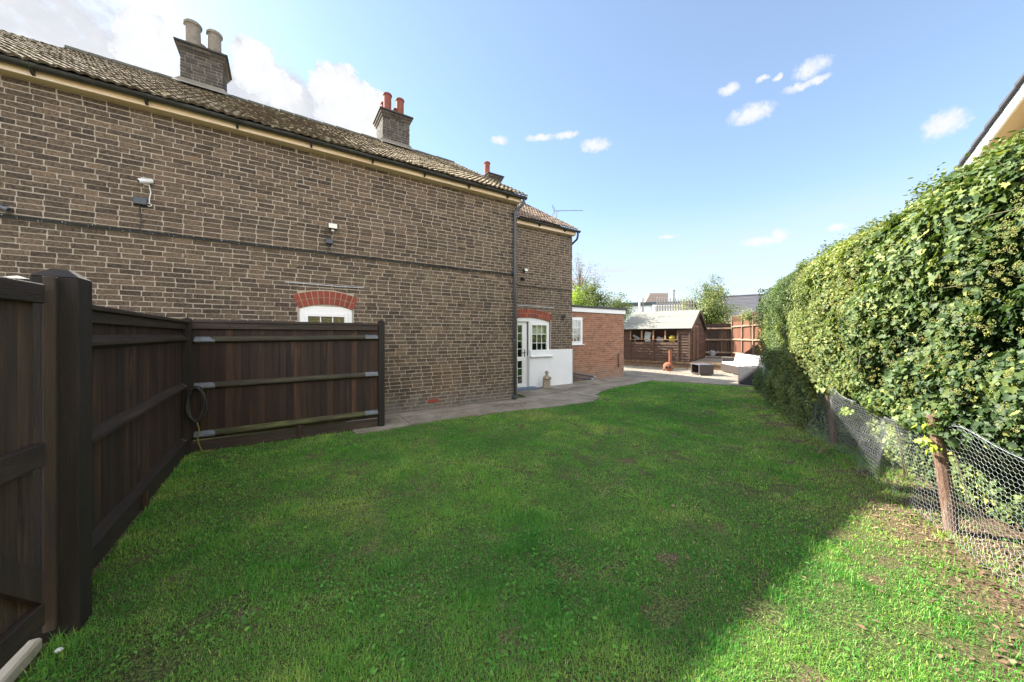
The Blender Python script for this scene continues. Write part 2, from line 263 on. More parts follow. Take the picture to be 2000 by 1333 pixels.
# ------------------------------------------------------------------ mesh helpers
def rot(axis, a): return np.array(Matrix.Rotation(a, 3, axis))
def basis(u, n=None):
    """rows: local x (u), y, z(up)"""
    u = np.array([u[0], u[1], 0.]); u /= np.linalg.norm(u); z = np.array([0, 0, 1.]); y = np.cross(z, u)
    return np.array([u, y, z])
class MB:
    def __init__(s): s.v = []; s.f = []; s.r = []; s.n = 0; s.sm = False
    def add(s, v, faces, r=None):
        v = np.asarray(v, float).reshape(-1, 3); k = s.n; s.v.append(v); s.n += len(v)
        if r is None: r = random.random()
        for f in faces: s.f.append([i+k for i in f]); s.r.append(r)
    def box(s, c, size, R=None, bev=.0, r=None):
        """chamfered box; c centre, size full, R 3x3 rows = local axes in world"""
        hx, hy, hz = [q/2 for q in size]; b = min(bev, hx*.45, hy*.45, hz*.45)
        if b <= 0:
            v = [(x, y, z) for x in (-hx, hx) for y in (-hy, hy) for z in (-hz, hz)]
            F = [(0, 1, 3, 2), (4, 6, 7, 5), (0, 4, 5, 1), (2, 3, 7, 6), (0, 2, 6, 4), (1, 5, 7, 3)]
        else:
            v = []; idx = {}
            for sx in (-1, 1):
                for sy in (-1, 1):
                    for sz in (-1, 1):
                        for ax in range(3):
                            p = [sx*(hx-b), sy*(hy-b), sz*(hz-b)]; p[ax] = (sx*hx, sy*hy, sz*hz)[ax]
                            idx[(sx, sy, sz, ax)] = len(v); v.append(p)
            F = []
            for ax in range(3):
                o1, o2 = [a for a in range(3) if a != ax]
                for sg in (-1, 1):
                    q = []
                    for (a, c2) in ((-1, -1), (1, -1), (1, 1), (-1, 1)):
                        k = [0, 0, 0]; k[ax] = sg; k[o1] = a; k[o2] = c2; q.append(idx[(*k, ax)])
                    F.append(q)
            for ax in range(3):
                o1, o2 = [a for a in range(3) if a != ax]
                for a in (-1, 1):
                    for c2 in (-1, 1):
                        k0 = [0, 0, 0]; k0[o1] = a; k0[o2] = c2; k0[ax] = -1; k1 = list(k0); k1[ax] = 1
                        F.append([idx[(*k0, o1)], idx[(*k1, o1)], idx[(*k1, o2)], idx[(*k0, o2)]])
            for sx in (-1, 1):
                for sy in (-1, 1):
                    for sz in (-1, 1): F.append([idx[(sx, sy, sz, a)] for a in range(3)])
        v = np.array(v, float)
        if R is not None: v = v @ np.asarray(R, float)
        s.add(v+np.array(c, float), F, r)
    def bx(s, x0, x1, y0, y1, z0, z1, bev=.0, r=None):
        s.box(((x0+x1)/2, (y0+y1)/2, (z0+z1)/2), (abs(x1-x0), abs(y1-y0), abs(z1-z0)), None, bev, r)
    def tube(s, pts, rad, seg=8, cap=True, r=None, scale_y=1):
        pts = [np.array(p, float) for p in pts]; n = len(pts)
        rad = [rad]*n if np.isscalar(rad) else rad; V = []; prev = None
        for i, p in enumerate(pts):
            t = pts[min(i+1, n-1)]-pts[max(i-1, 0)]; t = t/(np.linalg.norm(t)+1e-9)
            a = np.array([0, 0, 1.]) if abs(t[2]) < .9 else np.array([1., 0, 0])
            if prev is not None: a = prev
            x = a - t*np.dot(a, t); x /= np.linalg.norm(x)+1e-9; y = np.cross(t, x); prev = x
            for k in range(seg):
                an = 2*math.pi*k/seg; V.append(p+rad[i]*(math.cos(an)*x+scale_y*math.sin(an)*y))
        F = [[i*seg+k, i*seg+(k+1) % seg, (i+1)*seg+(k+1) % seg, (i+1)*seg+k] for i in range(n-1) for k in range(seg)]
        if cap: F.append(list(range(seg))[::-1]); F.append([(n-1)*seg+k for k in range(seg)])
        s.add(V, F, r)
    def lathe(s, c, prof, seg=20, r=None, R=None, sy=1):
        V = []; n = len(prof)
        for (ra, z) in prof:
            for k in range(seg):
                an = 2*math.pi*k/seg; V.append((ra*math.cos(an), ra*math.sin(an)*sy, z))
        F = [[i*seg+k, i*seg+(k+1) % seg, (i+1)*seg+(k+1) % seg, (i+1)*seg+k] for i in range(n-1) for k in range(seg)]
        F.append(list(range(seg))[::-1]); F.append([(n-1)*seg+k for k in range(seg)])
        V = np.array(V)
        if R is not None: V = V @ np.asarray(R)
        s.add(V+np.array(c, float), F, r)
    def poly(s, pts, z0, z1, r=None):
        """prism from a plan polygon (counter-clockwise)"""
        n = len(pts); V = [(*p[:2], z0) for p in pts]+[(*p[:2], z1) for p in pts]
        s.add(V, [list(range(n))[::-1], list(range(n, 2*n))]+[[i, (i+1) % n, n+(i+1) % n, n+i] for i in range(n)], r)
    def prism(s, pts, vec, r=None):
        n = len(pts); P = np.array(pts, float); V = np.vstack([P, P+np.array(vec, float)])
        s.add(V, [list(range(n))[::-1], list(range(n, 2*n))]+[[i, (i+1) % n, n+(i+1) % n, n+i] for i in range(n)], r)
    def build(s, name, m, parent=None, origin=None, smooth=False, fixn=False):
        V = np.vstack(s.v) if s.v else np.zeros((0, 3))
        off = np.zeros(3); q = parent
        if parent is not None: off = np.array(parent.get('_o', (0, 0, 0)), float)
        if origin is not None and parent is None: off = np.array(origin, float)
        me = bpy.data.meshes.new(name); me.from_pydata((V-off).tolist(), [], s.f)
        a = me.attributes.new('rnd', 'FLOAT', 'FACE'); a.data.foreach_set('value', np.array(s.r, dtype=np.float32))
        if smooth: me.polygons.foreach_set('use_smooth', [True]*len(me.polygons))
        me.materials.append(MATS[m]); me.update()
        o = bpy.data.objects.new(name, me); COL.objects.link(o)
        if parent is not None: o.parent = parent; o['_o'] = tuple(off)
        elif origin is not None: o.location = origin; o['_o'] = tuple(off)
        return o
def npmesh(name, V, F, rnd, m, origin=None, parent=None, smooth=False):
    """fast: V (n,3), F list of (array of same-size faces, rnd array)"""
    me = bpy.data.meshes.new(name); V = np.asarray(V, np.float32)
    off = np.zeros(3, np.float32)
    if parent is not None: off = np.array(parent.get('_o', (0, 0, 0)), np.float32)
    elif origin is not None: off = np.array(origin, np.float32)
    me.vertices.add(len(V)); me.vertices.foreach_set('co', (V-off).ravel())
    li = np.concatenate([f.ravel() for f in F]); sizes = np.concatenate([np.full(len(f), f.shape[1]) for f in F])
    me.loops.add(len(li)); me.loops.foreach_set('vertex_index', li.astype(np.int32))
    me.polygons.add(len(sizes)); st = np.concatenate([[0], np.cumsum(sizes)[:-1]])
    me.polygons.foreach_set('loop_start', st.astype(np.int32)); me.polygons.foreach_set('loop_total', sizes.astype(np.int32))
    me.update(calc_edges=True)
    a = me.attributes.new('rnd', 'FLOAT', 'FACE'); a.data.foreach_set('value', np.concatenate(rnd).astype(np.float32))
    if smooth: me.polygons.foreach_set('use_smooth', [True]*len(me.polygons))
    me.materials.append(MATS[m])
    o = bpy.data.objects.new(name, me); COL.objects.link(o)
    if parent is not None: o.parent = parent; o['_o'] = tuple(float(q) for q in off)
    elif origin is not None: o.location = origin; o['_o'] = tuple(float(q) for q in off)
    return o
def thing(name, label, cat, loc, group=None):
    o = bpy.data.objects.new(name, None); COL.objects.link(o); o.location = loc; o['_o'] = tuple(float(q) for q in loc)
    o.empty_display_size = .2
    return tag(o, label, cat, group)
def tag(o, label, cat, group=None):
    o['label'] = label; o['category'] = cat
    if group: o['group'] = group
    return o
def struct(o): o['kind'] = 'structure'; return o
def stuff(o, label, cat): tag(o, label, cat); o['kind'] = 'stuff'; return o

# value noise
_L = rng.random((64, 64, 64)).astype(np.float32)
def vnoise(x, y, z=0, sc=1.0):
    x = np.asarray(x)*sc; y = np.asarray(y)*sc; z = np.asarray(z)*sc+np.zeros_like(x)
    xi = np.floor(x).astype(int); yi = np.floor(y).astype(int); zi = np.floor(z).astype(int)
    fx = x-xi; fy = y-yi; fz = z-zi; fx = fx*fx*(3-2*fx); fy = fy*fy*(3-2*fy); fz = fz*fz*(3-2*fz)
    g = lambda a, b, c: _L[(xi+a) % 64, (yi+b) % 64, (zi+c) % 64]
    l = lambda a, b, t: a+(b-a)*t
    return l(l(l(g(0,0,0), g(1,0,0), fx), l(g(0,1,0), g(1,1,0), fx), fy), l(l(g(0,0,1), g(1,0,1), fx), l(g(0,1,1), g(1,1,1), fx), fy), fz)
def fbm(x, y, z=0, sc=1.0, o=4):
    t = 0; a = 1; n = 0
    for i in range(o): t = t+a*vnoise(x, y, z, sc*2**i); n += a; a *= .55
    return t/n

# ------------------------------------------------------------------ ground, path, patio
PN = np.array([-.5, .866]); P0 = np.array([4.54, .37]); PD = np.array([.866, .5])   # wire fence line: point, lawn-side normal, direction
g = MB(); xs = np.concatenate([[-400, -60, -8], np.arange(-3, 15.1, .25), [25, 80, 400]]); ys = np.concatenate([[-400, -60, -6], np.arange(-2, 10.1, .25), [20, 80, 400]])
XX, YY = np.meshgrid(xs, ys, indexing='ij')
near = (XX > -3) & (XX < 15) & (YY > -2) & (YY < 8)
def gz(x, y): return (fbm(x, y, 3, .5, 3)-.5)*.10*np.clip((6.2-y)/2, 0, 1)*np.clip((np.asarray(x)+1.2)/1, 0, 1)*np.clip((12-np.asarray(x))/3, 0, 1)
ZZ = np.where(near, gz(XX, YY), 0)
n0, n1_ = XX.shape
idx = np.arange(n0*n1_).reshape(n0, n1_)
Fq = np.stack([idx[:-1, :-1], idx[1:, :-1], idx[1:, 1:], idx[:-1, 1:]], -1).reshape(-1, 4)
struct(npmesh('ground', np.stack([XX, YY, ZZ], -1).reshape(-1, 3), [Fq], [np.full(len(Fq), .5)], 'ground', smooth=True))
LAWN_EDGE = [(1.0, 6.12), (1.47, 6.12), (1.8, 6.16), (2.47, 6.27), (3.26, 6.24), (4.24, 6.2), (4.58, 6.12), (5.11, 6.03), (5.75, 6.0), (6.38, 6.02), (6.9, 6.30), (7.1, 6.62), (7.62, 6.91), (8.39, 7.2), (9.04, 7.3), (9.71, 7.42), (11.0, 7.66)]
def jitter_edge(pts, a=.03, n=6):
    out = []
    for i in range(len(pts)-1):
        for k in range(n):
            t = k/n; p = [pts[i][j]*(1-t)+pts[i+1][j]*t for j in (0, 1)]
            out.append((p[0]+random.uniform(-a, a), p[1]+random.uniform(-a, a)))
    out.append(pts[-1]); return out
EDGE = jitter_edge(LAWN_EDGE)
# concrete path in cast bays with cracks between
m1 = MB()
cuts = [1.0, 1.95, 3.75, 5.35, 6.75, 8.6, 11.0]
def edge_y(x):
    p = LAWN_EDGE
    for i in range(len(p)-1):
        if p[i][0] <= x <= p[i+1][0]: t = (x-p[i][0])/(p[i+1][0]-p[i][0]+1e-9); return p[i][1]*(1-t)+p[i+1][1]*t
    return p[-1][1]
for i in range(len(cuts)-1):
    a, b = cuts[i]+.008, cuts[i+1]-.008
    low = [q for q in EDGE if a < q[0] < b]; low = [(a, edge_y(a))]+sorted(low)+[(b, edge_y(b))]
    if a < 4.9:
        splits = [(low, 7.3)]
    if b <= 4.92 or a < 3.76: top = [(b, 7.3), (a, 7.3)]
    else: top = [(b, 9.2), (a, 9.2)]
    # outer strip and inner strip, a ragged joint between them
    mid = []
    xk = np.linspace(a, b, 9)
    for x in xk:
        base = (edge_y(x)*.45+(7.3 if top[0][1] < 8 else 8.6)*.55); mid.append((x, base+random.uniform(-.03, .03)))
    zt = .018+random.uniform(-.004, .006)
    m1.poly(low+[(x, y-.012) for x, y in mid[::-1]], -.05, zt)
    m1.poly([(x, y+.006) for x, y in mid]+top, -.05, zt+.012)
struct(m1.build('path', 'concrete'))
# patio of laid slabs
m2 = MB(); m2.poly([(11.02, 7.66), (12.75, 4.3), (13.4, 3.0), (22, 3), (22, 14), (11.02, 14)], -.05, .012)
struct(m2.build('patio_bed', 'slab_joint'))
m2 = MB(); ea = np.array([12.43-11.0, 4.86-7.66]); ea /= np.linalg.norm(ea); eb = np.array([-ea[1], ea[0]])
for i in range(-8, 16):
    for j in range(0, 20):
        sz = .6; o_ = np.array([11.06, 7.66])+ea*(i*sz+(j % 2)*.3)+eb*(j*sz)
        if o_[0] > 21 or o_[1] > 13 or o_[1] < 2: continue
        if o_[0] < 11.35 and o_[1] > 8.6: continue
        q = [o_+ea*.006+eb*.006, o_+ea*(sz-.006)+eb*.006, o_+ea*(sz-.006)+eb*(sz-.006), o_+ea*.006+eb*(sz-.006)]
        m2.poly([tuple(p) for p in q][::1], .0, .024+random.uniform(-.001, .002))
struct(m2.build('patio', 'slab'))

# ------------------------------------------------------------------ brickwork
def bricks(mb, O, U, Nn, Wd, H, holes=(), hdr=.10, proud=.004, L=.2135, Hh=.0637, J=.0115, seed=1, flo=None):
    R = random.Random(seed); O = np.array(O, float); U = np.array(U, float); Nn = np.array(Nn, float); Z = np.array([0, 0, 1.])
    flip = np.dot(np.cross(U, Z), Nn) > 0
    for j in range(int(H/(Hh+J))+1):
        v0 = j*(Hh+J)+J/2; v1 = min(v0+Hh, H)
        if v1-v0 < .015: continue
        u = -(L/2 if j % 2 else 0)-R.choice([0, .03])
        while u < Wd:
            ln = L
            if R.random() < hdr: ln = .1025
            a, b = u, u+ln; u = b+J
            a = max(a, 0); b = min(b, Wd)
            if b-a < .02: continue
            segs = [(a, b, v0, v0)]
            for (h0, h1, z0, fn) in holes:      # fn(u): top of the opening at u
                new = []
                for (a, b, wa, wb) in segs:
                    if b <= h0 or a >= h1 or v1 <= z0: new.append((a, b, wa, wb)); continue
                    if a < h0-.02: new.append((a, h0, wa, wb))
                    if b > h1+.02: new.append((h1, b, wa, wb))
                    aa, bb = max(a, h0), min(b, h1)
                    ta, tb = fn(aa), fn(bb)
                    if ta < v1-.012 and tb < v1-.012 and bb-aa > .02: new.append((aa, bb, max(wa, ta), max(wb, tb)))
                segs = new
            for (a, b, wa, wb) in segs:
                if b-a < .02: continue
                c = .007; jj = lambda: R.uniform(-.0042, .0042); p = proud+R.uniform(-.0015, .003)
                out = [(a+c+jj(), wa+jj()), (b-c+jj(), wb+jj()), (b+jj(), wb+c+jj()), (b+jj(), v1-c+jj()), (b-c+jj(), v1+jj()), (a+c+jj(), v1+jj()), (a+jj(), v1-c+jj()), (a+jj(), wa+c+jj())]
                cx = (a+b)/2; cz = (wa+v1)/2
                F0 = [O+U*x+Z*z+Nn*(p*.35) for x, z in out]
                F1 = [O+U*(cx+(x-cx)*(1-.006/(b-a)))+Z*(cz+(z-cz)*.95)+Nn*p for x, z in out]
                Fb = [O+U*x+Z*z-Nn*.01 for x, z in out]
                faces = [[8+k for k in range(8)]]+[[k, (k+1) % 8, 8+(k+1) % 8, 8+k] for k in range(8)]+[[16+k, 16+(k+1) % 8, (k+1) % 8, k] for k in range(8)]
                if flip: pass
                mb.add(F0+F1+Fb, faces, min(1, max(0, R.gauss(.5, .25))))
def plane_holes(mb, O, U, Wd, H, holes, r=.5):
    """backing sheet (mortar) with rectangular holes u0,u1,z0,z1"""
    O = np.array(O, float); U = np.array(U, float)
    us = sorted({0, Wd, *[h[0] for h in holes], *[h[1] for h in holes]}); zs = sorted({0, H, *[h[2] for h in holes], *[h[3] for h in holes]})
    for i in range(len(us)-1):
        for k in range(len(zs)-1):
            cu = (us[i]+us[i+1])/2; cz = (zs[k]+zs[k+1])/2
            if any(h[0] < cu < h[1] and h[2] < cz < h[3] for h in holes): continue
            q = [O+U*us[i]+np.array([0, 0, zs[k]]), O+U*us[i+1]+np.array([0, 0, zs[k]]), O+U*us[i+1]+np.array([0, 0, zs[k+1]]), O+U*us[i]+np.array([0, 0, zs[k+1]])]
            mb.add(q, [[0, 1, 2, 3]], r)
def arch_fn(x0, x1, zs, rise):
    cx = (x0+x1)/2; hw = (x1-x0)/2
    return lambda x: zs+rise*(1-min(1, abs((x-cx)/hw))**2)
def arch_bricks(parent, x0, x1, y, zs, rise, thick, name, label=None):
    """two rings of header bricks over an opening; front face proud of y by 6 mm"""
    hw = (x1-x0)/2+.0; cx = (x0+x1)/2; Rr = (hw*hw+rise*rise)/(2*rise); cz = zs+rise-Rr
    an = math.asin((hw+.01)/Rr); mo = MB(); mb = MB()
    def P(a, r, yy): return (cx+r*math.sin(a), yy, cz+r*math.cos(a))
    n = 16
    for k in range(n):
        a0 = -an+2*an*k/n; a1 = -an+2*an*(k+1)/n
        mo.prism([P(a0, Rr, y-.003), P(a1, Rr, y-.003), P(a1, Rr+thick, y-.003), P(a0, Rr+thick, y-.003)], (0, .11, 0))
    nb = int(2*hw/.0775)
    for ring in range(2):
        for k in range(nb):
            a0 = -an+2*an*(k+.07)/nb; a1 = -an+2*an*(k+.93)/nb; r0 = Rr+ring*thick/2+.004; r1 = Rr+(ring+1)*thick/2-.006
            off = (2*an/nb*.5 if ring else 0)
            if ring and k == nb-1: off = 0; 
            if ring: a0 -= 0; a1 -= 0
            mb.prism([P(a0, r0, y-.010), P(a1, r0, y-.010), P(a1, r1, y-.010), P(a0, r1, y-.010)], (0, .05, 0), r=random.choice([random.uniform(0, .75), random.uniform(0, .9), .98 if random.random() < .25 else .5]))
    o = mo.build(name, 'mortar_tan', parent); b = mb.build('arch_bricks', 'brick_arch', o)
    if label: o['label'] = label
    return o

house = thing('brick_house', 'long two storey house of dark brown brick with three chimneys and white door', 'house', (0, 7.2, 0))
XL, XR, YM, YW, XW = -9.2, 4.92, 7.2, 8.55, 8.05
# main wall --------------------------------------------------------
hx0, hx1 = .27, 1.13
fnm = arch_fn(hx0-XL-.0, hx1-XL, 2.09+.27, .09); HT = 4.88
mb = MB(); holes = [(hx0-XL-.03, hx1-XL+.03, 1.0, lambda u: fnm(u))]
bricks(mb, (XL, YM, 0), (1, 0, 0), (0, -1, 0), XR-XL, HT, holes, seed=3, hdr=.035)
mo = MB(); plane_holes(mo, (XL, YM, -.1), (1, 0, 0), XR-XL, HT+.12, [(hx0-XL, hx1-XL, 1.1, 2.25)])
# return of the corner, gables and back
mo.add([(XR, YM, -.1), (XR, YW, -.1), (XR, YW, 5), (XR, YM, 5)], [[0, 1, 2, 3]])
mo.add([(XR, YW, 4.3), (XR, 15.4, 4.3), (XR, 15.4, 4.9), (XR, 11.2, 7.5), (XR, YM+.02, 4.98)], [[0, 1, 2, 3, 4]])
mo.add([(XL, YM, -.1), (XL, 15.4, -.1), (XL, 15.4, 4.9), (XL, 11.0, 7.3), (XL, YM, 4.98)], [[0, 1, 2, 3, 4]])
mo.add([(XL, 15.4, -.1), (XR, 15.4, -.1), (XR, 15.4, 4.9), (XL, 15.4, 4.9)], [[0, 1, 2, 3]])
bricks(mb, (XR, YM+.005, 0), (0, 1, 0), (1, 0, 0), YW-YM, HT, [], seed=4)
bricks(mb, (XR, YW+.01, 4.5), (0, 1, 0), (1, 0, 0), 6.6, .4, [], seed=5)
wall = mb.build('wall', 'brick', house); mo.build('mortar', 'mortar', wall)
# wing wall --------------------------------------------------------
dx0, dx1 = 5.42, 7.10     # door + window opening
fnw = arch_fn(dx0-XR, dx1-XR, 2.05+.25, .12)
mb = MB(); mo = MB()
bricks(mb, (XR, YW, 0), (1, 0, 0), (0, -1, 0), XW-XR, HT+.0, [(dx0-XR-.03, dx1-XR+.03, -1, lambda u: fnw(u)), (6.27-XR, 9, -1, lambda u: 1.175 if u > dx1-XR+.0299 else fnw(u))], seed=6)
plane_holes(mo, (XR, YW, -.1), (1, 0, 0), XW-XR, HT+.2, [(dx0-XR, dx1-XR, -.05+.1, 2.3)])
bricks(mb, (XW, YW+.005, 0), (0, 1, 0), (1, 0, 0), 5.4, HT, [], seed=7)
mo.add([(XW, YW, -.1), (XW, 14.1, -.1), (XW, 14.1, 5.0), (XW, 11.2, 6.72), (XW, YW, 5.05)], [[0, 1, 2, 3, 4]])
mo.add([(XR, 14.1, -.1), (XW, 14.1, -.1), (XW, 14.1, 5.0), (XR, 14.1, 5.0)], [[0, 1, 2, 3]])
ww = mb.build('wing_wall', 'brick', house); mo.build('mortar', 'mortar', ww)
# dark rooms behind the openings so that nothing is seen straight through
rm = MB(); rm.add([(-.3, 8.6, .2), (1.7, 8.6, .2), (1.7, 8.6, 3), (-.3, 8.6, 3)], [[0, 1, 2, 3]]); rm.build('inner_wall', 'dark_inside', house); rm = MB(); rm.add([(5.1, 10.2, 0), (7.9, 10.2, 0), (7.9, 10.2, 3), (5.1, 10.2, 3)], [[0, 1, 2, 3]])
rm.add([(5.1, 8.6, .01), (7.9, 8.6, .01), (7.9, 10.2, .01), (5.1, 10.2, .01)], [[0, 1, 2, 3]])
rm.build('inner_wall', 'dark_inside', house)
a1 = arch_bricks(house, hx0, hx1, YM, 2.09, .085, .255, 'brick_arch', 'low red brick arch over the small window')
a2 = arch_bricks(house, dx0, dx1, YW, 2.05, .12, .255, 'brick_arch', 'red brick arch over the door and its window')
# painted render below the window by the door
rp = MB(); rp.bx(6.31, XW+.012, YW-.03, YW+.05, .015, 1.175, .008); rp.bx(6.27, 6.335, YW-.028, YW+.14, .02, 1.0, .006)
rp.bx(XW-.02, XW+.014, YW-.03, 9.0, .02, 1.175, .006)
rp.build('render_panel', 'render_white', house)

def window(parent, x0, x1, z0, z1, y, cols, rows, fw=.06, sash=.05, rise=0, name='window', sill=True, blind=None, gm='glass'):
    """white frame facing -Y, frame front at y; casement, glazing bars, panes"""
    fr = MB()
    fr.bx(x0, x0+fw, y, y+.07, z0, z1, .004); fr.bx(x1-fw, x1, y, y+.07, z0, z1, .004)
    fr.bx(x0+fw, x1-fw, y, y+.07, z0, z0+fw, .004); fr.bx(x0+fw, x1-fw, y, y+.07, z1-fw, z1, .004)
    if rise:
        fn = arch_fn(x0, x1, z1, rise); n = 12
        for k in range(n):
            a = x0+(x1-x0)*k/n; b = x0+(x1-x0)*(k+1)/n
            fr.prism([(a, y+.001, z1-.002), (b, y+.001, z1-.002), (b, y+.001, fn(b)), (a, y+.001, fn(a))], (0, .068, 0))
    f = fr.build(name, 'upvc', parent)
    a, b, c, d = x0+fw, x1-fw, z0+fw, z1-fw
    sh = MB(); s_ = sash; yy = y-.012
    sh.bx(a, a+s_, yy, yy+.06, c, d, .004); sh.bx(b-s_, b, yy, yy+.06, c, d, .004); sh.bx(a+s_, b-s_, yy, yy+.06, c, c+s_, .004); sh.bx(a+s_, b-s_, yy, yy+.06, d-s_, d, .004)
    sh.build('casement', 'upvc', f)
    a += s_; b -= s_; c += s_; d -= s_
    gb = MB()
    for k in range(1, cols): x = a+(b-a)*k/cols; gb.bx(x-.009, x+.009, yy+.012, yy+.036, c, d, .003)
    for k in range(1, rows): z = c+(d-c)*k/rows; gb.bx(a, b, yy+.014, yy+.034, z-.009, z+.009, .003)
    gb.build('glazing_bar', 'upvc', f)
    gl = MB(); gl.add([(a, yy+.025, c), (b, yy+.025, c), (b, yy+.025, d), (a, yy+.025, d)], [[0, 1, 2, 3]]); gl.build('pane', gm, f)
    if blind:
        bb = MB(); bb.bx(a-.02, b+.02, y+.12, y+.13, d-(d-c)*blind, d+.02); bb.build('blind', 'blind', f)
    return f
window(house, hx0, hx1, 1.05, 2.09, YM+.01, 3, 3, .075, .06, rise=.08, gm='glass_patterned_glints')
f2 = window(house, 6.30, dx1, 1.0, 2.05, YW+.03, 3, 3, .065, .05, blind=.36)
# curved head infill over door and window
hd = MB(); fnh = arch_fn(dx0, dx1, 2.05, .115)
for k in range(16):
    a = dx0+(dx1-dx0)*k/16; b = dx0+(dx1-dx0)*(k+1)/16
    hd.prism([(a, YW+.035, 2.045), (b, YW+.035, 2.045), (b, YW+.035, fnh(b)), (a, YW+.035, fnh(a))], (0, .09, 0), r=.5)
hd.build('door_head', 'upvc', house)
sl_ = MB(); sl_.bx(6.28, 7.16, YW-.10, YW+.05, .955, 1.0, .012); sl_.build('sill', 'upvc', house)
sl_ = MB(); sl_.bx(.22, 1.18, YM-.06, YM+.05, 1.0, 1.05, .01); sl_.build('sill', 'upvc', house)
# door
dr = MB(); y = YW+.10; X0, X1 = dx0, 6.27
dr.bx(X0, X0+.06, y, y+.07, .05, 2.05, .004); dr.bx(X1-.07, X1, y, y+.07, .05, 2.05, .004); dr.bx(X0+.06, X1-.07, y, y+.07, 1.99, 2.05, .004); dr.bx(X0, X1, y-.03, y+.09, .0, .075, .006)
door = dr.build('door', 'upvc', house)
lf = MB(); a, b = X0+.06, X1-.07; yy = y-.01
lf.bx(a, a+.11, yy, yy+.05, .08, 1.985, .004); lf.bx(b-.11, b, yy, yy+.05, .08, 1.985, .004)
lf.bx(a+.11, b-.11, yy, yy+.05, .08, .17, .004); lf.bx(a+.11, b-.11, yy, yy+.05, .85, .975, .004); lf.bx(a+.11, b-.11, yy, yy+.05, 1.93, 1.985, .004)
lf.build('door_leaf', 'upvc', door)
gb = MB(); a += .11; b -= .11
for k in range(1, 3): x = a+(b-a)*k/3; gb.bx(x-.008, x+.008, yy+.012, yy+.036, .17, .85, .002); gb.bx(x-.008, x+.008, yy+.012, yy+.036, .975, 1.93, .002)
for k in range(1, 3): z = .17+.68*k/3; gb.bx(a, b, yy+.014, yy+.034, z-.008, z+.008, .002)
for k in range(1, 4): z = .975+.955*k/4; gb.bx(a, b, yy+.014, yy+.034, z-.008, z+.008, .002)
gb.build('glazing_bar', 'upvc', door)
for z0, z1 in ((.17, .85), (.975, 1.93)):
    gl = MB(); gl.add([(a, yy+.025, z0), (b, yy+.025, z0), (b, yy+.025, z1), (a, yy+.025, z1)], [[0, 1, 2, 3]]); gl.build('pane', 'glass', door)
hn = MB(); hn.bx(6.165, 6.195, yy-.008, yy, .97, 1.2, .004); hn.tube([(6.18, yy, 1.1), (6.18, yy-.05, 1.1), (6.07, yy-.055, 1.1)], .01, 8); hn.build('handle', 'plastic_black', door)
st = MB(); st.bx(5.45, 6.42, 8.2, 8.54, .02, .075, .012); o = st.build('door_step', 'mat_blue', None, (5.93, 8.37, .02)); tag(o, 'flat blue grey step on the concrete below the white door', 'step')
# white render post between door and window reveal
# flashing strips, air brick, iron bits
fl = MB(); fl.tube([(.06, YM-.012, 2.535), (.5, YM-.014, 2.53), (.9, YM-.012, 2.522), (1.34, YM-.012, 2.53)], .008, 6); fl.build('flashing_strip', 'lead', house)
fl = MB(); fl.tube([(5.5, YW-.012, 2.52), (6.4, YW-.014, 2.515), (7.25, YW-.012, 2.50)], .012, 6); fl.build('flashing_strip', 'lead', house)
ab = MB(); ab.bx(2.62, 2.85, YM-.012, YM+.02, .17, .245, .003, r=.6)
for k in range(6): ab.bx(2.645+k*.034, 2.66+k*.034, YM-.016, YM-.011, .18, .235, 0, r=.3)
ab.build('air_brick', 'brick_arch', house)
# roofs ------------------------------------------------------------
def roof_slope(mb, x0, x1, yE, zE, yR, zR, gauge=.20, pitch=.115, roll=.018, step=.020, seed=0):
    R = np.random.default_rng(seed); Ls = math.hypot(yR-yE, zR-zE); sl = np.array([0, yR-yE, zR-zE])/Ls; nr = np.array([0, -(zR-zE), (yR-yE)])/Ls
    if nr[2] < 0: nr = -nr
    nc = int(math.ceil(Ls/gauge)); sub = 6; nx = int((x1-x0)/pitch*sub)
    for c in range(nc):
        a0 = c*gauge-.03; a1 = min((c+1)*gauge+.02, Ls+.02)
        off = R.uniform(-.008, .008)
        lift = {}; V = []; 
        for i in range(nx+1):
            x = x0+(x1-x0)*i/nx; t = int((x-x0+off)/(pitch*2)) ; 
            if t not in lift: lift[t] = (R.uniform(-.005, .009), R.uniform(-.014, .014))
            lf_, sh_ = lift[t]
            ph = ((x+off) % pitch)/pitch; rr = roll*math.sin(math.pi*ph)**1.4
            s0 = a0+sh_
            V.append(np.array([x+off, yE, zE])+sl*s0+nr*(rr+lf_-.012)); V.append(np.array([x+off, yE, zE])+sl*s0+nr*(rr+step+lf_)); V.append(np.array([x+off, yE, zE])+sl*a1+nr*(rr))
        k0 = mb.n; V = np.array(V); mb.v.append(V); mb.n += len(V)
        rc = {}
        for i in range(nx):
            x = x0+(x1-x0)*(i+.5)/nx; t = int((x-x0+off)/(pitch*2))
            if t not in rc: rc[t] = float(R.random())
            p = k0+i*3
            mb.f.append([p, p+3, p+4, p+1]); mb.r.append(0); mb.f.append([p+1, p+4, p+5, p+2]); mb.r.append(.35+.65*rc[t])  # lower tile edges near black: shade and moss put into the colour
def half_round(mb, x0, x1, y, z, r, ln=.33):
    n = max(1, int((x1-x0)/ln))
    for k in range(n):
        a = x0+(x1-x0)*k/n; b = x0+(x1-x0)*(k+1)/n-.012; V = []
        dz = random.uniform(-.008, .008)
        for (x, rr) in ((a, r*1.06), (b, r*.98)):
            for q in range(9):
                an = math.pi*q/8; V.append((x, y+rr*math.cos(an)*1.1, z+dz+rr*math.sin(an)))
        mb.add(V, [[q, q+1, 10+q, 9+q] for q in range(8)]+[list(range(9)), list(range(9, 18))])
rf = MB(); roof_slope(rf, -3.7, 5.02, 6.92, 5.03, 11.2, 7.58, seed=1)
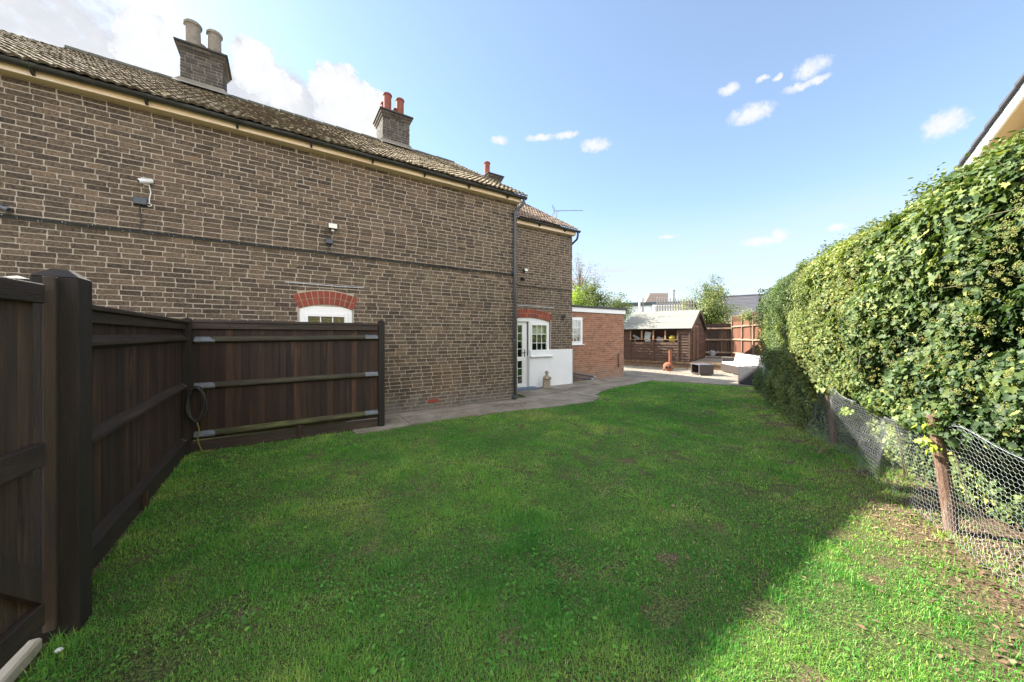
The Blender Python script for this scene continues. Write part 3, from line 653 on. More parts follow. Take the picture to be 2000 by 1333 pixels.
roof_slope(rf, -9.3, -3.72, 6.92, 5.03, 10.85, 7.37, seed=2)
rf.add([(-9.3, 10.85, 7.37), (-3.7, 10.85, 7.37), (-3.7, 15.5, 4.9), (-9.3, 15.5, 4.9)], [[0, 1, 2, 3]])
rf.add([(-3.7, 11.2, 7.58), (5.02, 11.2, 7.58), (5.02, 15.5, 4.98), (-3.7, 15.5, 4.98)], [[0, 1, 2, 3]])
rf.add([(-9.3, 6.95, 4.99), (5.02, 6.95, 4.99), (5.02, 11.2, 7.53), (-9.3, 10.85, 7.3)], [[0, 1, 2, 3]])
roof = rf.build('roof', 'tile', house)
rd = MB(); half_round(rd, -3.72, 5.0, 11.2, 7.55, .10); rd.build('ridge_tiles', 'ridge', roof)
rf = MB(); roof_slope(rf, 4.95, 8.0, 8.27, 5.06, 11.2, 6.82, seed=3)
rf.add([(4.95, 11.2, 6.82), (8.0, 11.2, 6.82), (8.0, 14.2, 5.0), (4.95, 14.2, 5.0)], [[0, 1, 2, 3]])
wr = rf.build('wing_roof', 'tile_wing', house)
rd = MB(); half_round(rd, 4.98, 8.0, 11.2, 6.79, .10); rd.build('ridge_tiles', 'ridge', wr)
fa = MB(); fa.bx(XL, XR+.02, 7.05, 7.19, 4.892, 5.015, .004)
fa.build('fascia', 'fascia_cream', house)
fa = MB(); fa.bx(XR+.03, XW+.02, 8.40, 8.54, 4.90, 5.03, .004); fa.build('fascia', 'fascia_cream', house)
def gutter(x0, x1, y, z, r=.062):
    gm = MB(); V = []; n = int((x1-x0)/.5)+1
    for i in range(n+1):
        x = x0+(x1-x0)*i/n; dz = .004*math.sin(i*1.7)
        for (q, rr) in [(k, r) for k in range(9)]+[(8-k, r-.006) for k in range(9)]:
            an = math.pi+math.pi*q/8; V.append((x, y+rr*math.cos(an), z+dz+rr*math.sin(an)))
    F = []
    for i in range(n):
        for k in range(18): F.append([i*18+k, i*18+(k+1) % 18, (i+1)*18+(k+1) % 18, (i+1)*18+k])
    F += [list(range(18)), [n*18+k for k in range(18)]]
    gm.add(V, F); g_ = gm.build('gutter', 'gutter_black', house, smooth=True)
    x = x0+.45
    while x < x1-.1:
        b = MB(); b.prism([(x, y+.07, z-.02), (x, y+.07, z-.115), (x, y+.03, z-.105), (x, y-.02, z-.065)], (.028, 0, 0)); b.tube([(x+.014, y+.062*math.cos(math.pi+math.pi*q/6), z+.062*math.sin(math.pi+math.pi*q/6)) for q in range(7)], .008, 5)
        b.build('bracket', 'gutter_black', g_); x += 1.02
    return g_
gutter(XL, XR+.12, 6.985, 5.015); gutter(XR+.15, XW+.13, 8.335, 5.045)
# drainpipe on the corner
dp = MB(); dp.tube([(4.97, 6.985, 4.97), (4.97, 6.985, 4.86), (4.93, 7.04, 4.80), (4.85, 7.10, 4.72), (4.80, 7.125, 4.64), (4.80, 7.125, 3.5), (4.80, 7.125, .06)], .034, 12)
dpo = dp.build('drainpipe', 'pipe_grey', house, smooth=True)
for z in (4.62, 3.16, 1.5, .12):
    c = MB(); c.tube([(4.80, 7.125, z-.025), (4.80, 7.125, z+.025)], .041, 12); c.bx(4.745, 4.855, 7.14, 7.19, z-.02, z+.02, .004); c.build('clip', 'pipe_grey', dpo)
dp = MB(); dp.tube([(8.10, 8.335, 5.0), (8.10, 8.335, 4.88), (8.12, 8.40, 4.78), (8.10, 8.55, 4.70), (8.10, 8.72, 4.6), (8.10, 8.72, 2.8)], .034, 10); dp.build('drainpipe', 'pipe_grey', house, smooth=True)
# chimneys ---------------------------------------------------------
def chimney(x0, x1, y0, y1, z0, z1, pots, potmat, seed, label, cap_h=.22):
    b = MB(); m_ = MB(); H = z1-z0-cap_h
    bricks(b, (x0, y0, z0), (1, 0, 0), (0, -1, 0), x1-x0, H, seed=seed, hdr=.3); bricks(b, (x0, y0, z0), (0, 1, 0), (-1, 0, 0), y1-y0, H, seed=seed+1, hdr=.3); bricks(b, (x1, y0, z0), (0, 1, 0), (1, 0, 0), y1-y0, H, seed=seed+2, hdr=.3)
    for k, (e, h) in enumerate(((.035, .075), (.07, .075), (.10, .045))):
        z = z0+H+sum((.075, .075, .045)[:k]); L = (x1-x0+2*e)
        if k < 2:
            n = max(3, int(L/.225)); 
            for i in range(n):
                xa = x0-e+L*i/n; b.bx(xa+.003, xa+L/n-.003, y0-e, y0-e+.12, z+.003, z+h-.003, .006)
            n2 = max(3, int((y1-y0)/.225))
            for sx in (x0-e, x1+e-.12):
                for i in range(n2): ya = y0-e+.124+(y1-y0+2*e-.13)*i/n2; b.bx(sx, sx+.12, ya+.003, ya+(y1-y0+2*e-.13)/n2-.003, z+.003, z+h-.003, .006)
            m_.bx(x0-e+.01, x1+e-.01, y0-e+.01, y1+e-.01, z, z+h)
        else: b.bx(x0-e, x1+e, y0-e, y1+e, z, z+h, .008, r=.3)
    m_.bx(x0, x1, y0, y1, z0, z0+H)
    c = b.build('chimney', 'brick_dark', house); c['label'] = label; m_.build('mortar', 'mortar_dark', c)
    f_ = MB(); f_.bx(x0+.06, x1-.06, y0+.06, y1-.06, z1-.03, z1+.035, .03); f_.build('flaunching', 'mortar_dark', c)
    for (px, py, r, h, tilt) in pots:
        p = MB(); r_ = r; z = z1+.0
        prof = [(r_*.92, 0), (r_*.95, h*.3), (r_*.93, h*.8), (r_*1.0, h*.86), (r_*1.13, h*.88), (r_*1.16, h*.95), (r_*1.05, h), (r_*.85, h), (r_*.8, h*.8)]
        if potmat == 'pot_red': prof = [(r_*.92, 0), (r_*.96, h*.9), (r_*1.12, h*.91), (r_*1.12, h*.97), (r_*1.0, h), (r_*.85, h), (r_*.8, h*.8)]
        p.lathe((px, py, z), prof, 24, R=np.array(Matrix.Rotation(tilt, 3, 'Y'))); p.build('chimney_pot', potmat, c, smooth=False)
chimney(-1.91, -1.16, 10.8, 11.55, 6.9, 8.34, [(-1.72, 11.02, .150, .62, .02), (-1.66, 11.40, .12, .40, 0), (-1.34, 11.02, .140, .58, 0), (-1.30, 11.40, .11, .36, 0)], 'pot_stone', 21, 'big dark chimney with four stone coloured pots')
chimney(2.53, 3.33, 10.8, 11.6, 6.9, 8.40, [(2.72, 11.02, .12, .60, 0), (2.72, 11.38, .11, .52, 0), (3.10, 11.02, .12, .58, 0), (3.10, 11.38, .11, .46, 0)], 'pot_red', 31, 'middle chimney with slim red pots')
chimney(6.86, 7.42, 12.0, 12.6, 5.2, 8.07, [(7.0, 12.42, .12, .60, 0)], 'pot_red', 41, 'far small chimney with one red pot')
# lead flashings
for (x0, x1) in ((-1.91, -1.16), (2.53, 3.33)):
    q = MB(); zb = 5.03+(10.8-6.92)*.596
    q.add([(x0-.12, 10.62, zb-.06+.035), (x1+.12, 10.62, zb-.06+.035), (x1+.10, 10.79, zb+.10), (x0-.10, 10.79, zb+.10)], [[0, 1, 2, 3]]); q.add([(x0-.1, 10.79, zb+.10), (x1+.1, 10.79, zb+.10), (x1+.02, 10.785, zb+.17), (x0-.02, 10.785, zb+.17)], [[0, 1, 2, 3]]); q.build('flashing', 'mortar_dark', roof)
# cable run
def sag(x0, x1, y, z, n=60, a=.006, zf=None):
    return [(x0+(x1-x0)*i/n, y+random.uniform(-.002, .002), z+random.uniform(-a, a)) for i in range(n+1)]
cb = MB()
for dz in (0, .019, -.017): cb.tube(sag(XL, 4.78, YM-.014-abs(dz)*.2, 3.11+dz), .009, 5)
for i in range(40): x = -3+i*.2; cb.bx(x, x+.012, YM-.028, YM-.004, 3.085, 3.135, 0, r=random.random())
cb.build('cable', 'rubber', house)
cb = MB(); cb.tube(sag(4.95, XW-.05, YW-.014, 3.10, 20), .014, 5); cb.build('cable', 'rubber', house)
for i in range(30): x = -2.9+i*.26+random.uniform(-.05, .05); nl = MB(); nl.box((x, YM-.027, 3.11+random.uniform(-.02, .02)), (.007, .006, .007)); nl.build('cable_clip', 'plastic_white', house)

# ---- things fixed to the wall
def bullet_cam(x, y, z, d, body, label, L=.16, r=.036):
    t = thing('security_camera', label, 'camera', (x, y, z), 'security cameras on the house wall'); d = np.array(d, float); d /= np.linalg.norm(d)
    p = np.array([x, y-.07, z]); b = MB(); b.tube([p-d*L*.5, p-d*L*.42, p+d*L*.42, p+d*L*.5], [r*.7, r, r, r*.85], 14); b.build('housing', body, t, smooth=False)
    k = MB(); k.tube([p+d*L*.47, p+d*L*.53], [r*.8, r*.6], 14); k.build('lens', 'plastic_black', t)
    h = MB(); h.box(p+np.array([0, 0, r*1.05]), (r*2.1, r*2.1, .006), basis((d[0]+1e-3, d[1], 0)), .002); h.tube([p, (x, y-.02, z-.01), (x, y, z-.01)], .012, 8); h.tube([(x, y-.012, z-.01), (x, y, z-.01)], .035, 12); h.build('mount', body, t)
    return t
bullet_cam(-1.63, YM, 3.84, (-.8, -.5, -.35), 'plastic_white', 'white bullet camera high on the brown brick wall with dangling white cable')
bullet_cam(-2.88, YM, 3.20, (.75, -.5, -.35), 'waste_grey', 'grey bullet camera above the cable run at the far left of the wall', L=.13, r=.03)
bullet_cam(7.62, YW, 2.23, (.75, -.6, -.1), 'plastic_black', 'round black camera on the brick pier right of the door arch', L=.11, r=.045)
bullet_cam(6.0, YW, 3.30, (.1, -.9, -.35), 'rubber', 'small dark camera under the floodlight on the recessed wall', L=.12, r=.04)
def jbox(x, y, z, w_, h_, name, label):
    t = thing(name, label, 'junction box', (x, y, z), 'junction boxes on the brick wall'); b = MB(); b.bx(x-w_/2, x+w_/2, y-.06, y-.002, z-h_/2, z+h_/2, .008); b.build('box', 'plastic_slate', t)
    b = MB(); b.bx(x-w_/2+.006, x+w_/2-.006, y-.068, y-.061, z-h_/2+.006, z+h_/2-.006, .003); b.build('lid', 'plastic_slate', t); return t
t = jbox(-1.69, YM, 3.55, .15, .11, 'junction_box', 'black junction box below the white camera on brick wall')
w_ = MB(); w_.tube([(-1.60, YM-.05, 3.80), (-1.585, YM-.03, 3.7), (-1.60, YM-.03, 3.6), (-1.60, YM-.035, 3.53)], .007, 6); w_.tube([(-1.60+.022*math.cos(a), YM-.035, 3.515+.022*math.sin(a)) for a in np.linspace(0, 6.28, 13)], .005, 5); w_.build('cable', 'plastic_white', t)
w_ = MB(); w_.tube([(-1.70, YM-.03, 3.5), (-1.70, YM-.02, 3.4), (-1.685, YM-.02, 3.25), (-1.70, YM-.02, 3.13)], .008, 6); w_.build('cable', 'rubber', t)
t = jbox(.74, YM, 3.33, .12, .09, 'junction_box', 'small black junction box under the floodlight above the arched window')
w_ = MB(); w_.tube([(.69, YM-.03, 3.56), (.675, YM-.02, 3.46), (.69, YM-.03, 3.35)], .006, 6); w_.tube([(.72, YM-.03, 3.29), (.73, YM-.02, 3.2), (.71, YM-.02, 3.13)], .007, 6); w_.tube([(.76, YM-.03, 3.29), (.77, YM-.02, 3.2), (.78, YM-.02, 3.13)], .005, 6); w_.build('cable', 'rubber', t)
def flood(x, y, z, w_, h_, label):
    t = thing('floodlight', label, 'floodlight', (x, y, z), 'floodlights on the brick wall'); R = np.array(Matrix.Rotation(-.25, 3, 'X')).T
    b = MB(); b.box((x, y-.09, z), (w_, .035, h_), R, .006); b.tube([(x, y, z-.02), (x, y-.07, z-.02)], .014, 8); b.bx(x-.03, x+.03, y-.02, y, z-.05, z+.02, .004); b.build('housing', 'plastic_black', t)
    c = np.array([0, -.019, 0]) @ R; b = MB(); b.box(np.array((x, y-.09, z))+c, (w_*.86, .008, h_*.80), R, .002); b.build('lens', 'lamp_lens', t)
    b = MB(); b.tube([(x, y-.075, z-h_*.55), (x, y-.085, z-h_*.8)], .025, 10); b.build('sensor', 'plastic_white', t)
flood(.79, YM, 3.60, .16, .115, 'black floodlight with pale lens on main wall above the arched window')
flood(6.10, YW, 3.57, .13, .10, 'small floodlight on the recessed wall to the right of the drainpipe')
# ------------------------------------------------------------------ extension
YE, XE = 9.03, 11.25
ext = thing('brick_extension', 'single storey red brick extension with white fascia beside the house', 'extension', (9.6, YE, 0))
b = MB(); mo = MB(); wx0, wx1, wz0, wz1 = 8.12, 9.0, 1.31, 2.27
bricks(b, (XW, YE, 0), (1, 0, 0), (0, -1, 0), XE-XW, 2.5, [(wx0-XW, wx1-XW, wz0, lambda u: wz1)], seed=51, hdr=.05); bricks(b, (XE, YE+.005, 0), (0, 1, 0), (1, 0, 0), 4.2, 2.5, seed=52)
plane_holes(mo, (XW, YE, -.1), (1, 0, 0), XE-XW, 2.6, [(wx0-XW, wx1-XW, wz0+.1, wz1+.1)]); mo.add([(XE, YE, -.1), (XE, 13.3, -.1), (XE, 13.3, 2.5), (XE, YE, 2.5)], [[0, 1, 2, 3]]); mo.add([(XW, 13.3, -.1), (XE, 13.3, -.1), (XE, 13.3, 2.5), (XW, 13.3, 2.5)], [[0, 1, 2, 3]])
ew = b.build('wall', 'brick_red', ext); mo.build('mortar', 'mortar_tan', ew)
b = MB(); b.bx(XW+.01, XE+.05, YE-.05, YE-.022, 2.46, 2.62, .004); b.bx(XE+.022, XE+.05, YE-.02, 13.35, 2.46, 2.62, .004); b.build('fascia', 'upvc', ext)
b = MB(); b.bx(XW+.01, XE+.10, YE-.10, 13.4, 2.622, 2.69, .01); b.build('roof', 'gutter_black', ext)
window(ext, wx0, wx1, wz0, wz1, YE-.005, 4, 3, .06, .05, blind=.4)
b = MB(); b.bx(wx0-.05, wx1+.06, YE-.05, YE+.03, wz0-.03, wz0, .008); b.build('sill', 'upvc', ext)
b = MB(); b.bx(8.0, 9.2, YE+.9, YE+.92, 1, 2.6); b.build('inner_wall', 'dark_inside', ext)
b = MB(); b.tube([(10.9, YE-.03, .93), (10.9, YE-.045, .9), (10.9, YE-.045, .46), (10.93, YE-.03, .42)], .022, 8); o = b.build('rusty_pipe', 'rust', None, (10.9, YE-.04, .42)); tag(o, 'short rusty iron pipe fixed upright on the red brick extension', 'pipe')
t = thing('waste_pipes', 'pair of grey waste pipes sloping down the extension wall to the path', 'pipe', (9.4, 8.86, .03))
for (a, c, dy) in (((8.06, .38), (9.42, .14), 0), ((8.06, .22), (9.26, .065), -.05)):
    p = MB(); p.tube([(a[0], 8.92+dy, a[1]), (c[0], 8.90+dy, c[1])], .028, 10); p.build('pipe', 'pipe_grey', t, smooth=False)
    p = MB(); e = c; p.tube([(e[0]-.02, 8.90+dy, e[1]+.004), (e[0]+.06, 8.90+dy, e[1]-.012), (e[0]+.10, 8.88+dy, max(.04, e[1]-.06))], .036, 10); p.build('elbow', 'bucket', t)
# aerial
t = thing('tv_aerial', 'thin grey television aerial on the far end of the wing roof', 'aerial', (7.93, 9.2, 5.55))
A = np.array([7.93, 9.2, 5.93]); dv = np.array([.834, -.552, .01]); pv = np.array([.552, .834, 0])
b = MB(); b.tube([(7.93, 9.2, 5.3), (7.93, 9.2, 5.86), A], .014, 6); b.tube([A-[0, 0, .04], A+[0, 0, .0]+dv*.12, A+dv*.2], .009, 5); b.build('mast', 'alu', t)
b = MB(); b.tube([A-dv*.12, A+dv*.92], .009, 6)
for k in range(16): c = A+dv*(.12+k*.053); b.tube([c-pv*.075, c+pv*.075], .0045, 4); b.tube([c-[0, 0, .018], c+[0, 0, .018]], .004, 4)
b.build('boom', 'alu', t)
b = MB()
for s_ in (-1, 1):
    for k in range(5):
        c = A-dv*(.06+.02*k)+np.array([0, 0, s_*(.03+.035*k)]); b.tube([c-pv*.14, c+pv*.14], .005, 4)
    b.tube([A-dv*.05, A-dv*.15+np.array([0, 0, s_*.18])], .005, 4)
b.build('reflector', 'alu', t)

# ------------------------------------------------------------------ near fences and gate
def arris(b, p0, p1, nrm_, w_=.075, r=None):
    """triangular rail between p0 and p1; nrm_ points out of the fence"""
    p0 = np.array(p0, float); p1 = np.array(p1, float); n = np.array(nrm_, float); z = np.array([0, 0, 1.])
    pr = [p0-z*w_*.65, p0+n*w_*.75-z*w_*.25, p0+n*w_*.75+z*w_*.05, p0+z*w_*.65]
    b.prism(pr, p1-p0, r)
def plate(b, p0, d, n, ln=.2, r=None):
    p0 = np.array(p0, float); d = np.array(d, float); n = np.array(n, float); z = np.array([0, 0, 1.]); w_ = .070
    q = [p0+n*.004-z*w_*.66, p0+n*(w_*.76+.004)-z*w_*.26, p0+n*(w_*.76+.004)+z*w_*.08, p0+n*.004+z*w_*.68]
    b.prism(q, d*ln, r)
FY = 6.38; FX0, FX1 = -1.03, 1.42
fr = thing('wooden_fence', 'dark brown close board fence panel facing the camera below the arched window', 'fence', (.2, FY, 0))
b = MB(); x = FX0
while x < FX1-.02:
    ww_ = .092+random.uniform(-.004, .004); x2 = min(x+ww_, FX1); b.box(((x+x2)/2, FY+.055, .98), (x2-x+.012, .014, 1.62), np.array(Matrix.Rotation(.13, 3, 'Z')), .003); x = x2
b.build('boards', 'wood_v', fr)
b = MB(); b.bx(FX0, FX1+.02, FY-.0, FY+.09, 1.785, 1.825, .006); b.bx(FX0, FX1, FY+.01, FY+.04, 1.70, 1.784, .004); b.build('capping', 'wood_x', fr)
for z0, z1, mm in ((1.545, 1.575, 'rail_mossy'), (.905, .93, 'rail_mossy'), (.235, .26, 'rail_green')):
    b = MB(); arris(b, (FX0+.03, FY+.045, z0), (FX1, FY+.045, z1), (0, -1, 0)); rl = b.build('rail', mm, fr)
    b = MB(); plate(b, (FX0+.04, FY+.045, z0), (1, 0, 0), (0, -1, 0), .22); rl2 = b.build('bracket', 'galv', rl)
    b = MB(); plate(b, (FX1-.21, FY+.045, z1), (1, 0, 0), (0, -1, 0), .205); b.build('bracket', 'galv', rl)
b = MB(); b.bx(FX0, FX1, FY+.02, FY+.05, 0.0, .155, .004); b.build('gravel_board', 'wood_x', fr)
b = MB(); b.bx(.22, .27, FY-.03, FY+.018, -.05, .21, .004); b.build('stub', 'wood_v', fr)
for x, h in ((FX1+.055, 1.86),):
    b = MB(); b.bx(x-.05, x+.05, FY-.02, FY+.09, -.1, h, .006); b.add([(x-.05, FY-.02, h), (x+.05, FY-.02, h), (x+.05, FY+.09, h), (x-.05, FY+.09, h), (x, FY+.035, h+.03)], [[0, 1, 4], [1, 2, 4], [2, 3, 4], [3, 0, 4]]); b.build('post', 'post_wood', fr)
# side fence runs from the corner post to the big gate post along Y
sf = thing('wooden_fence', 'dark close board fence running from the big gate post to the corner', 'fence', (-1.06, 4.7, 0))
SX = -1.10
b = MB(); y = 3.05
while y < FY-.02:
    y2 = min(y+.096+random.uniform(-.004, .004), FY); b.box((SX-.024, (y+y2)/2, .99), (.014, y2-y+.012, 1.62), np.array(Matrix.Rotation(.13, 3, 'Z')), .003); y = y2
b.build('boards', 'wood_v', sf)
b = MB(); b.bx(SX-.03, SX+.06, 3.03, FY+.02, 1.775, 1.81, .006); b.bx(SX-.008, SX+.03, 3.03, FY, 1.69, 1.774, .004); b.build('capping', 'wood_y', sf)
for z0, z1 in ((1.555, 1.57), (.90, .93), (.17, .20)):
    b = MB(); arris(b, (SX-.01, 3.03, z0), (SX-.01, FY, z1), (1, 0, 0), .08); rl = b.build('rail', 'wood_y', sf)
    b = MB(); plate(b, (SX-.01, FY-.13, z1), (0, 1, 0), (1, 0, 0), .12); b.build('bracket', 'galv', rl)
b = MB(); b.bx(SX-.01, SX+.03, 3.03, FY, -.02, .145, .004); b.build('gravel_board', 'wood_y', sf)
b = MB(); b.bx(SX+.03, SX+.075, 4.55, 4.6, -.05, .17, .004); b.build('stub', 'wood_v', sf)
b = MB(); b.bx(-1.115, -1.015, FY-.02, FY+.09, -.1, 1.83, .006); b.add([(-1.115, FY-.02, 1.83), (-1.015, FY-.02, 1.83), (-1.015, FY+.09, 1.83), (-1.115, FY+.09, 1.83), (-1.065, FY+.035, 1.86)], [[0, 1, 4], [1, 2, 4], [2, 3, 4], [3, 0, 4]]); b.build('post', 'post_wood', sf)
# big gate post
gp = MB(); x0, x1, y0, y1, h = -1.08, -.91, 2.865, 3.03, 1.915
gp.bx(x0, x1, y0, y1, -.1, h, .006); i_ = .045
gp.add([(x0, y0, h), (x1, y0, h), (x1, y1, h), (x0, y1, h), (x0+i_*1.2, y0+i_, h+.045), (x1-i_*1.2, y0+i_, h+.045), (x1-i_*1.2, y1-i_, h+.045), (x0+i_*1.2, y1-i_, h+.045)], [[0, 1, 5, 4], [1, 2, 6, 5], [2, 3, 7, 6], [3, 0, 4, 7], [4, 5, 6, 7]])
o = gp.build('gate_post', 'post_wood', None, (-1.02, 2.95, 0)); tag(o, 'thick dark square gate post with chamfered top at the left', 'post')
bt = MB(); bt.box((-1.0, 2.843, .99), (.044, .036, 1.84), None, .004)
o = bt.build('gate_stop', 'gate_wood', None, (-1.0, 2.843, .07)); tag(o, 'long thin grey brown batten fixed on the side of the big gate post', 'batten')
# gate leaf
gd = np.array([-.099, -.995, 0]); gn_ = np.array([.995, -.099, 0]); G0 = np.array([-1.045, 2.80, 0]); GR = np.array([gd, gn_, [0, 0, 1.]])
gt = thing('wooden_gate', 'grey brown boarded gate with diagonal brace at the left edge', 'gate', tuple(G0))
b = MB()
for k in range(12): b.box(G0+gd*(.055+k*.1)+[0, 0, .99], (.096, .018, 1.68), GR, .004)
b.build('boards', 'gate_wood', gt)
b = MB(); b.box(G0+gd*.6+gn_*.028+[0, 0, 1.815], (1.2, .036, .10), GR, .006); b.build('rail', 'wood_y', gt)
b = MB(); b.box(G0+gd*.6+gn_*.028+[0, 0, 1.0], (1.2, .036, .12), GR, .006); b.build('rail', 'wood_y', gt)
b = MB(); b.box(G0+gd*.6+gn_*.028+[0, 0, .19], (1.2, .036, .12), GR, .006); b.build('rail', 'wood_y', gt)
q0 = G0+gd*.02+gn_*.012; 
b = MB(); b.prism([q0+[0, 0, .25], q0+[0, 0, .42], q0+gd*.62+[0, 0, .94], q0+gd*.80+[0, 0, .94]], gn_*.034); b.build('brace', 'gate_wood', gt)
b = MB(); b.box((-1.14, 2.93, .98), (.10, .10, 1.83), None, .006); b.add([(-1.19, 2.88, 1.895), (-1.09, 2.88, 1.895), (-1.09, 2.98, 1.895), (-1.19, 2.98, 1.895), (-1.14, 2.93, 1.915)], [[0, 1, 4], [1, 2, 4], [2, 3, 4], [3, 0, 4]]); o = b.build('fence_post', 'post_wood', None, (-1.14, 2.93, 0)); tag(o, 'lighter post with moss on top hidden behind the big gate post', 'post')
b = MB(); b.box((-1.105, 2.05, .03), (.085, 1.55, .07), np.array(Matrix.Rotation(-.06, 3, 'Z')).T, .01); o = b.build('timber_edging', 'old_timber', None, (-1.1, 2.05, 0)); tag(o, 'pale weathered timber sleeper lying under the gate', 'timber')
b = MB(); b.lathe((-.93, 2.72, .01), [(.004, 0), (.014, .006), (.016, .014), (.008, .022)], 10, sy=.7); o = b.build('pebble', 'plastic_white', None, (-.93, 2.72, .0)); tag(o, 'small white pebble in the soil by the foot of the gate post', 'stone')
# coil of cable hanging in the corner
t = thing('cable_coil', 'coil of black cable hanging from the corner fence post', 'cable', (-.97, FY-.07, .65))
b = MB()
for k in range(5):
    a_ = np.linspace(0, 2*math.pi, 33); rx = .085+random.uniform(-.012, .012); rz = .235+random.uniform(-.02, .02); ox = random.uniform(-.012, .012)
    b.tube([(-.955+ox+rx*math.sin(q)+.012*math.sin(3*q+k), FY-.06-k*.011, .68+rz*math.cos(q)+(.02 if math.cos(q) > 0 else 0)*abs(math.sin(q))) for q in a_], .0075, 6, cap=False)
b.build('loops', 'rubber', t, smooth=True)
b = MB(); b.tube([(-.955, FY-.05, .47), (-.945, FY-.06, .40), (-.93, FY-.05, .33), (-.945, FY-.06, .24), (-.935, FY-.06, .14), (-.90, FY-.06, .03), (-.8, FY-.08, .015)], .008, 6); b.build('tail', 'rubber_yellow', t, smooth=True)

# ------------------------------------------------------------------ statue
sx_, sy_ = 6.76, 8.30
t = thing('stone_statue', 'small weathered stone bust on a square plinth by the white panel', 'statue', (sx_, sy_, .03))
b = MB(); R = basis((math.cos(-.5), math.sin(-.5)))
b.box((sx_, sy_, .055), (.235, .20, .05), R, .01); b.box((sx_, sy_, .165), (.205, .17, .18), R, .012)
for k in range(3): b.box((sx_, sy_, .11+k*.06), (.212, .177, .012), R, .003)
b.build('plinth', 'stone_statue', t)
b = MB(); prof = [(.10, .25), (.112, .28), (.115, .33), (.10, .37), (.07, .395), (.04, .41), (.034, .43)]
b.lathe((sx_, sy_, 0), prof, 18, sy=.72, R=R); b.tube([(sx_-.085, sy_-.05, .36), (sx_-.08, sy_-.09, .30), (sx_-.02, sy_-.105, .315), (sx_+.01, sy_-.10, .345)], [.026, .024, .02, .018], 8); b.tube([(sx_+.07, sy_-.09, .36), (sx_+.065, sy_-.12, .30), (sx_+.02, sy_-.115, .32)], [.026, .024, .02], 8)
b.build('torso', 'stone_statue', t, smooth=True)
b = MB(); b.lathe((sx_, sy_-.01, .42), [(.01, 0), (.036, .012), (.047, .04), (.051, .07), (.045, .098), (.025, .115), (.005, .12)], 16, R=R)
b.lathe((sx_, sy_-.06, .47), [(.004, 0), (.009, .008), (.004, .018)], 8); b.box((sx_+.018-.01, sy_-.052, .452), (.02, .01, .005), R, .002)
b.build('head', 'stone_statue', t, smooth=True)
b = MB(); b.lathe((sx_+.004, sy_-.003, .475), [(.054, 0), (.058, .02), (.052, .05), (.03, .07), (.004, .076)], 16, R=R); b.build('cap', 'stone_statue', t, smooth=True)

# ------------------------------------------------------------------ shed on its brick plinth
SP = np.array([16.52, 9.36, 0.]); su = np.array([-.787*.834-.617*.552*-1*-1, 0, 0])   # placeholder, replaced below
def cam2w(r, f_): return np.array([math.cos(TH)*r+math.sin(TH)*f_, -math.sin(TH)*r+math.cos(TH)*f_, 0.])
sR = cam2w(.787, -.617); sB = cam2w(.617, .787)      # along the front to the right; to the back
Z1 = np.array([0, 0, 1.]); PH = .34; SL = 3.25; SD = 3.9; EH = 2.02; RH = 2.95
L0 = SP-sR*SL
pl = MB(); bk = MB()
P_l = SP-sR*6.0; P_r = SP+sR*3.2; tb = sB*9
pl.poly([tuple(P_l[:2]), tuple(P_r[:2]), tuple((P_r+tb)[:2]), tuple((P_l+tb)[:2])], -.05, PH-.03)
bricks(bk, P_l+Z1*.02, sR, -sB, 9.2, PH-.11, seed=61)
# brick on edge coping
n = int(9.2/.075)
for k in range(n): bk.box(P_l+sR*(.0375+k*.0755)+sB*.05+Z1*(PH-.05), (.065, .215, .10), np.array([sR, sB, Z1]), .005)
terr = MB(); 
for i in range(0, 16):
    for j in range(0, 14):
        o_ = P_l+sR*(i*.6)+sB*(.18+j*.6)
        terr.box(o_+sR*.3+sB*.3+Z1*(PH-.015), (.588, .588, .04), np.array([sR, sB, Z1]), .004)
tw = struct(bk.build('terrace_wall', 'brick_plinth')); struct(pl.build('terrace_core', 'slab_joint')); struct(terr.build('terrace', 'slab'))
shed = thing('garden_shed', 'brown overlap board shed with pale felt roof and row of small windows', 'shed', tuple(SP-sR*SL/2+sB*SD/2+Z1*PH))
RS = np.array([sR, sB, Z1])
def SPt(a, b_, z): return L0+sR*a+sB*b_+Z1*z
# front boards (overlap), from plinth to sill; right of the windows right up to the eaves
wz0_, wz1_ = 1.42, 1.90; wa0, wa1 = .38, 2.72
b = MB(); k = 0; z = PH+.02
while z < EH-.02:
    h_ = .135; segs = [(0, SL)] if z+h_ < wz0_+.01 else ([(0, wa0), (wa1, SL)] if z < wz1_ else [(0, SL)])
    for a0, a1 in segs:
        r_ = random.random(); zt = min(z+h_, EH)
        V = [SPt(a0, -.040, z), SPt(a1, -.040, z), SPt(a1, -.006, zt+.01), SPt(a0, -.006, zt+.01), SPt(a0, .012, z), SPt(a1, .012, z), SPt(a1, .012, zt+.01), SPt(a0, .012, zt+.01)]
        b.add(V, [[0, 1, 2, 3], [7, 6, 5, 4], [4, 5, 1, 0], [3, 2, 6, 7], [0, 3, 7, 4], [1, 5, 6, 2]], r_)
    z += h_
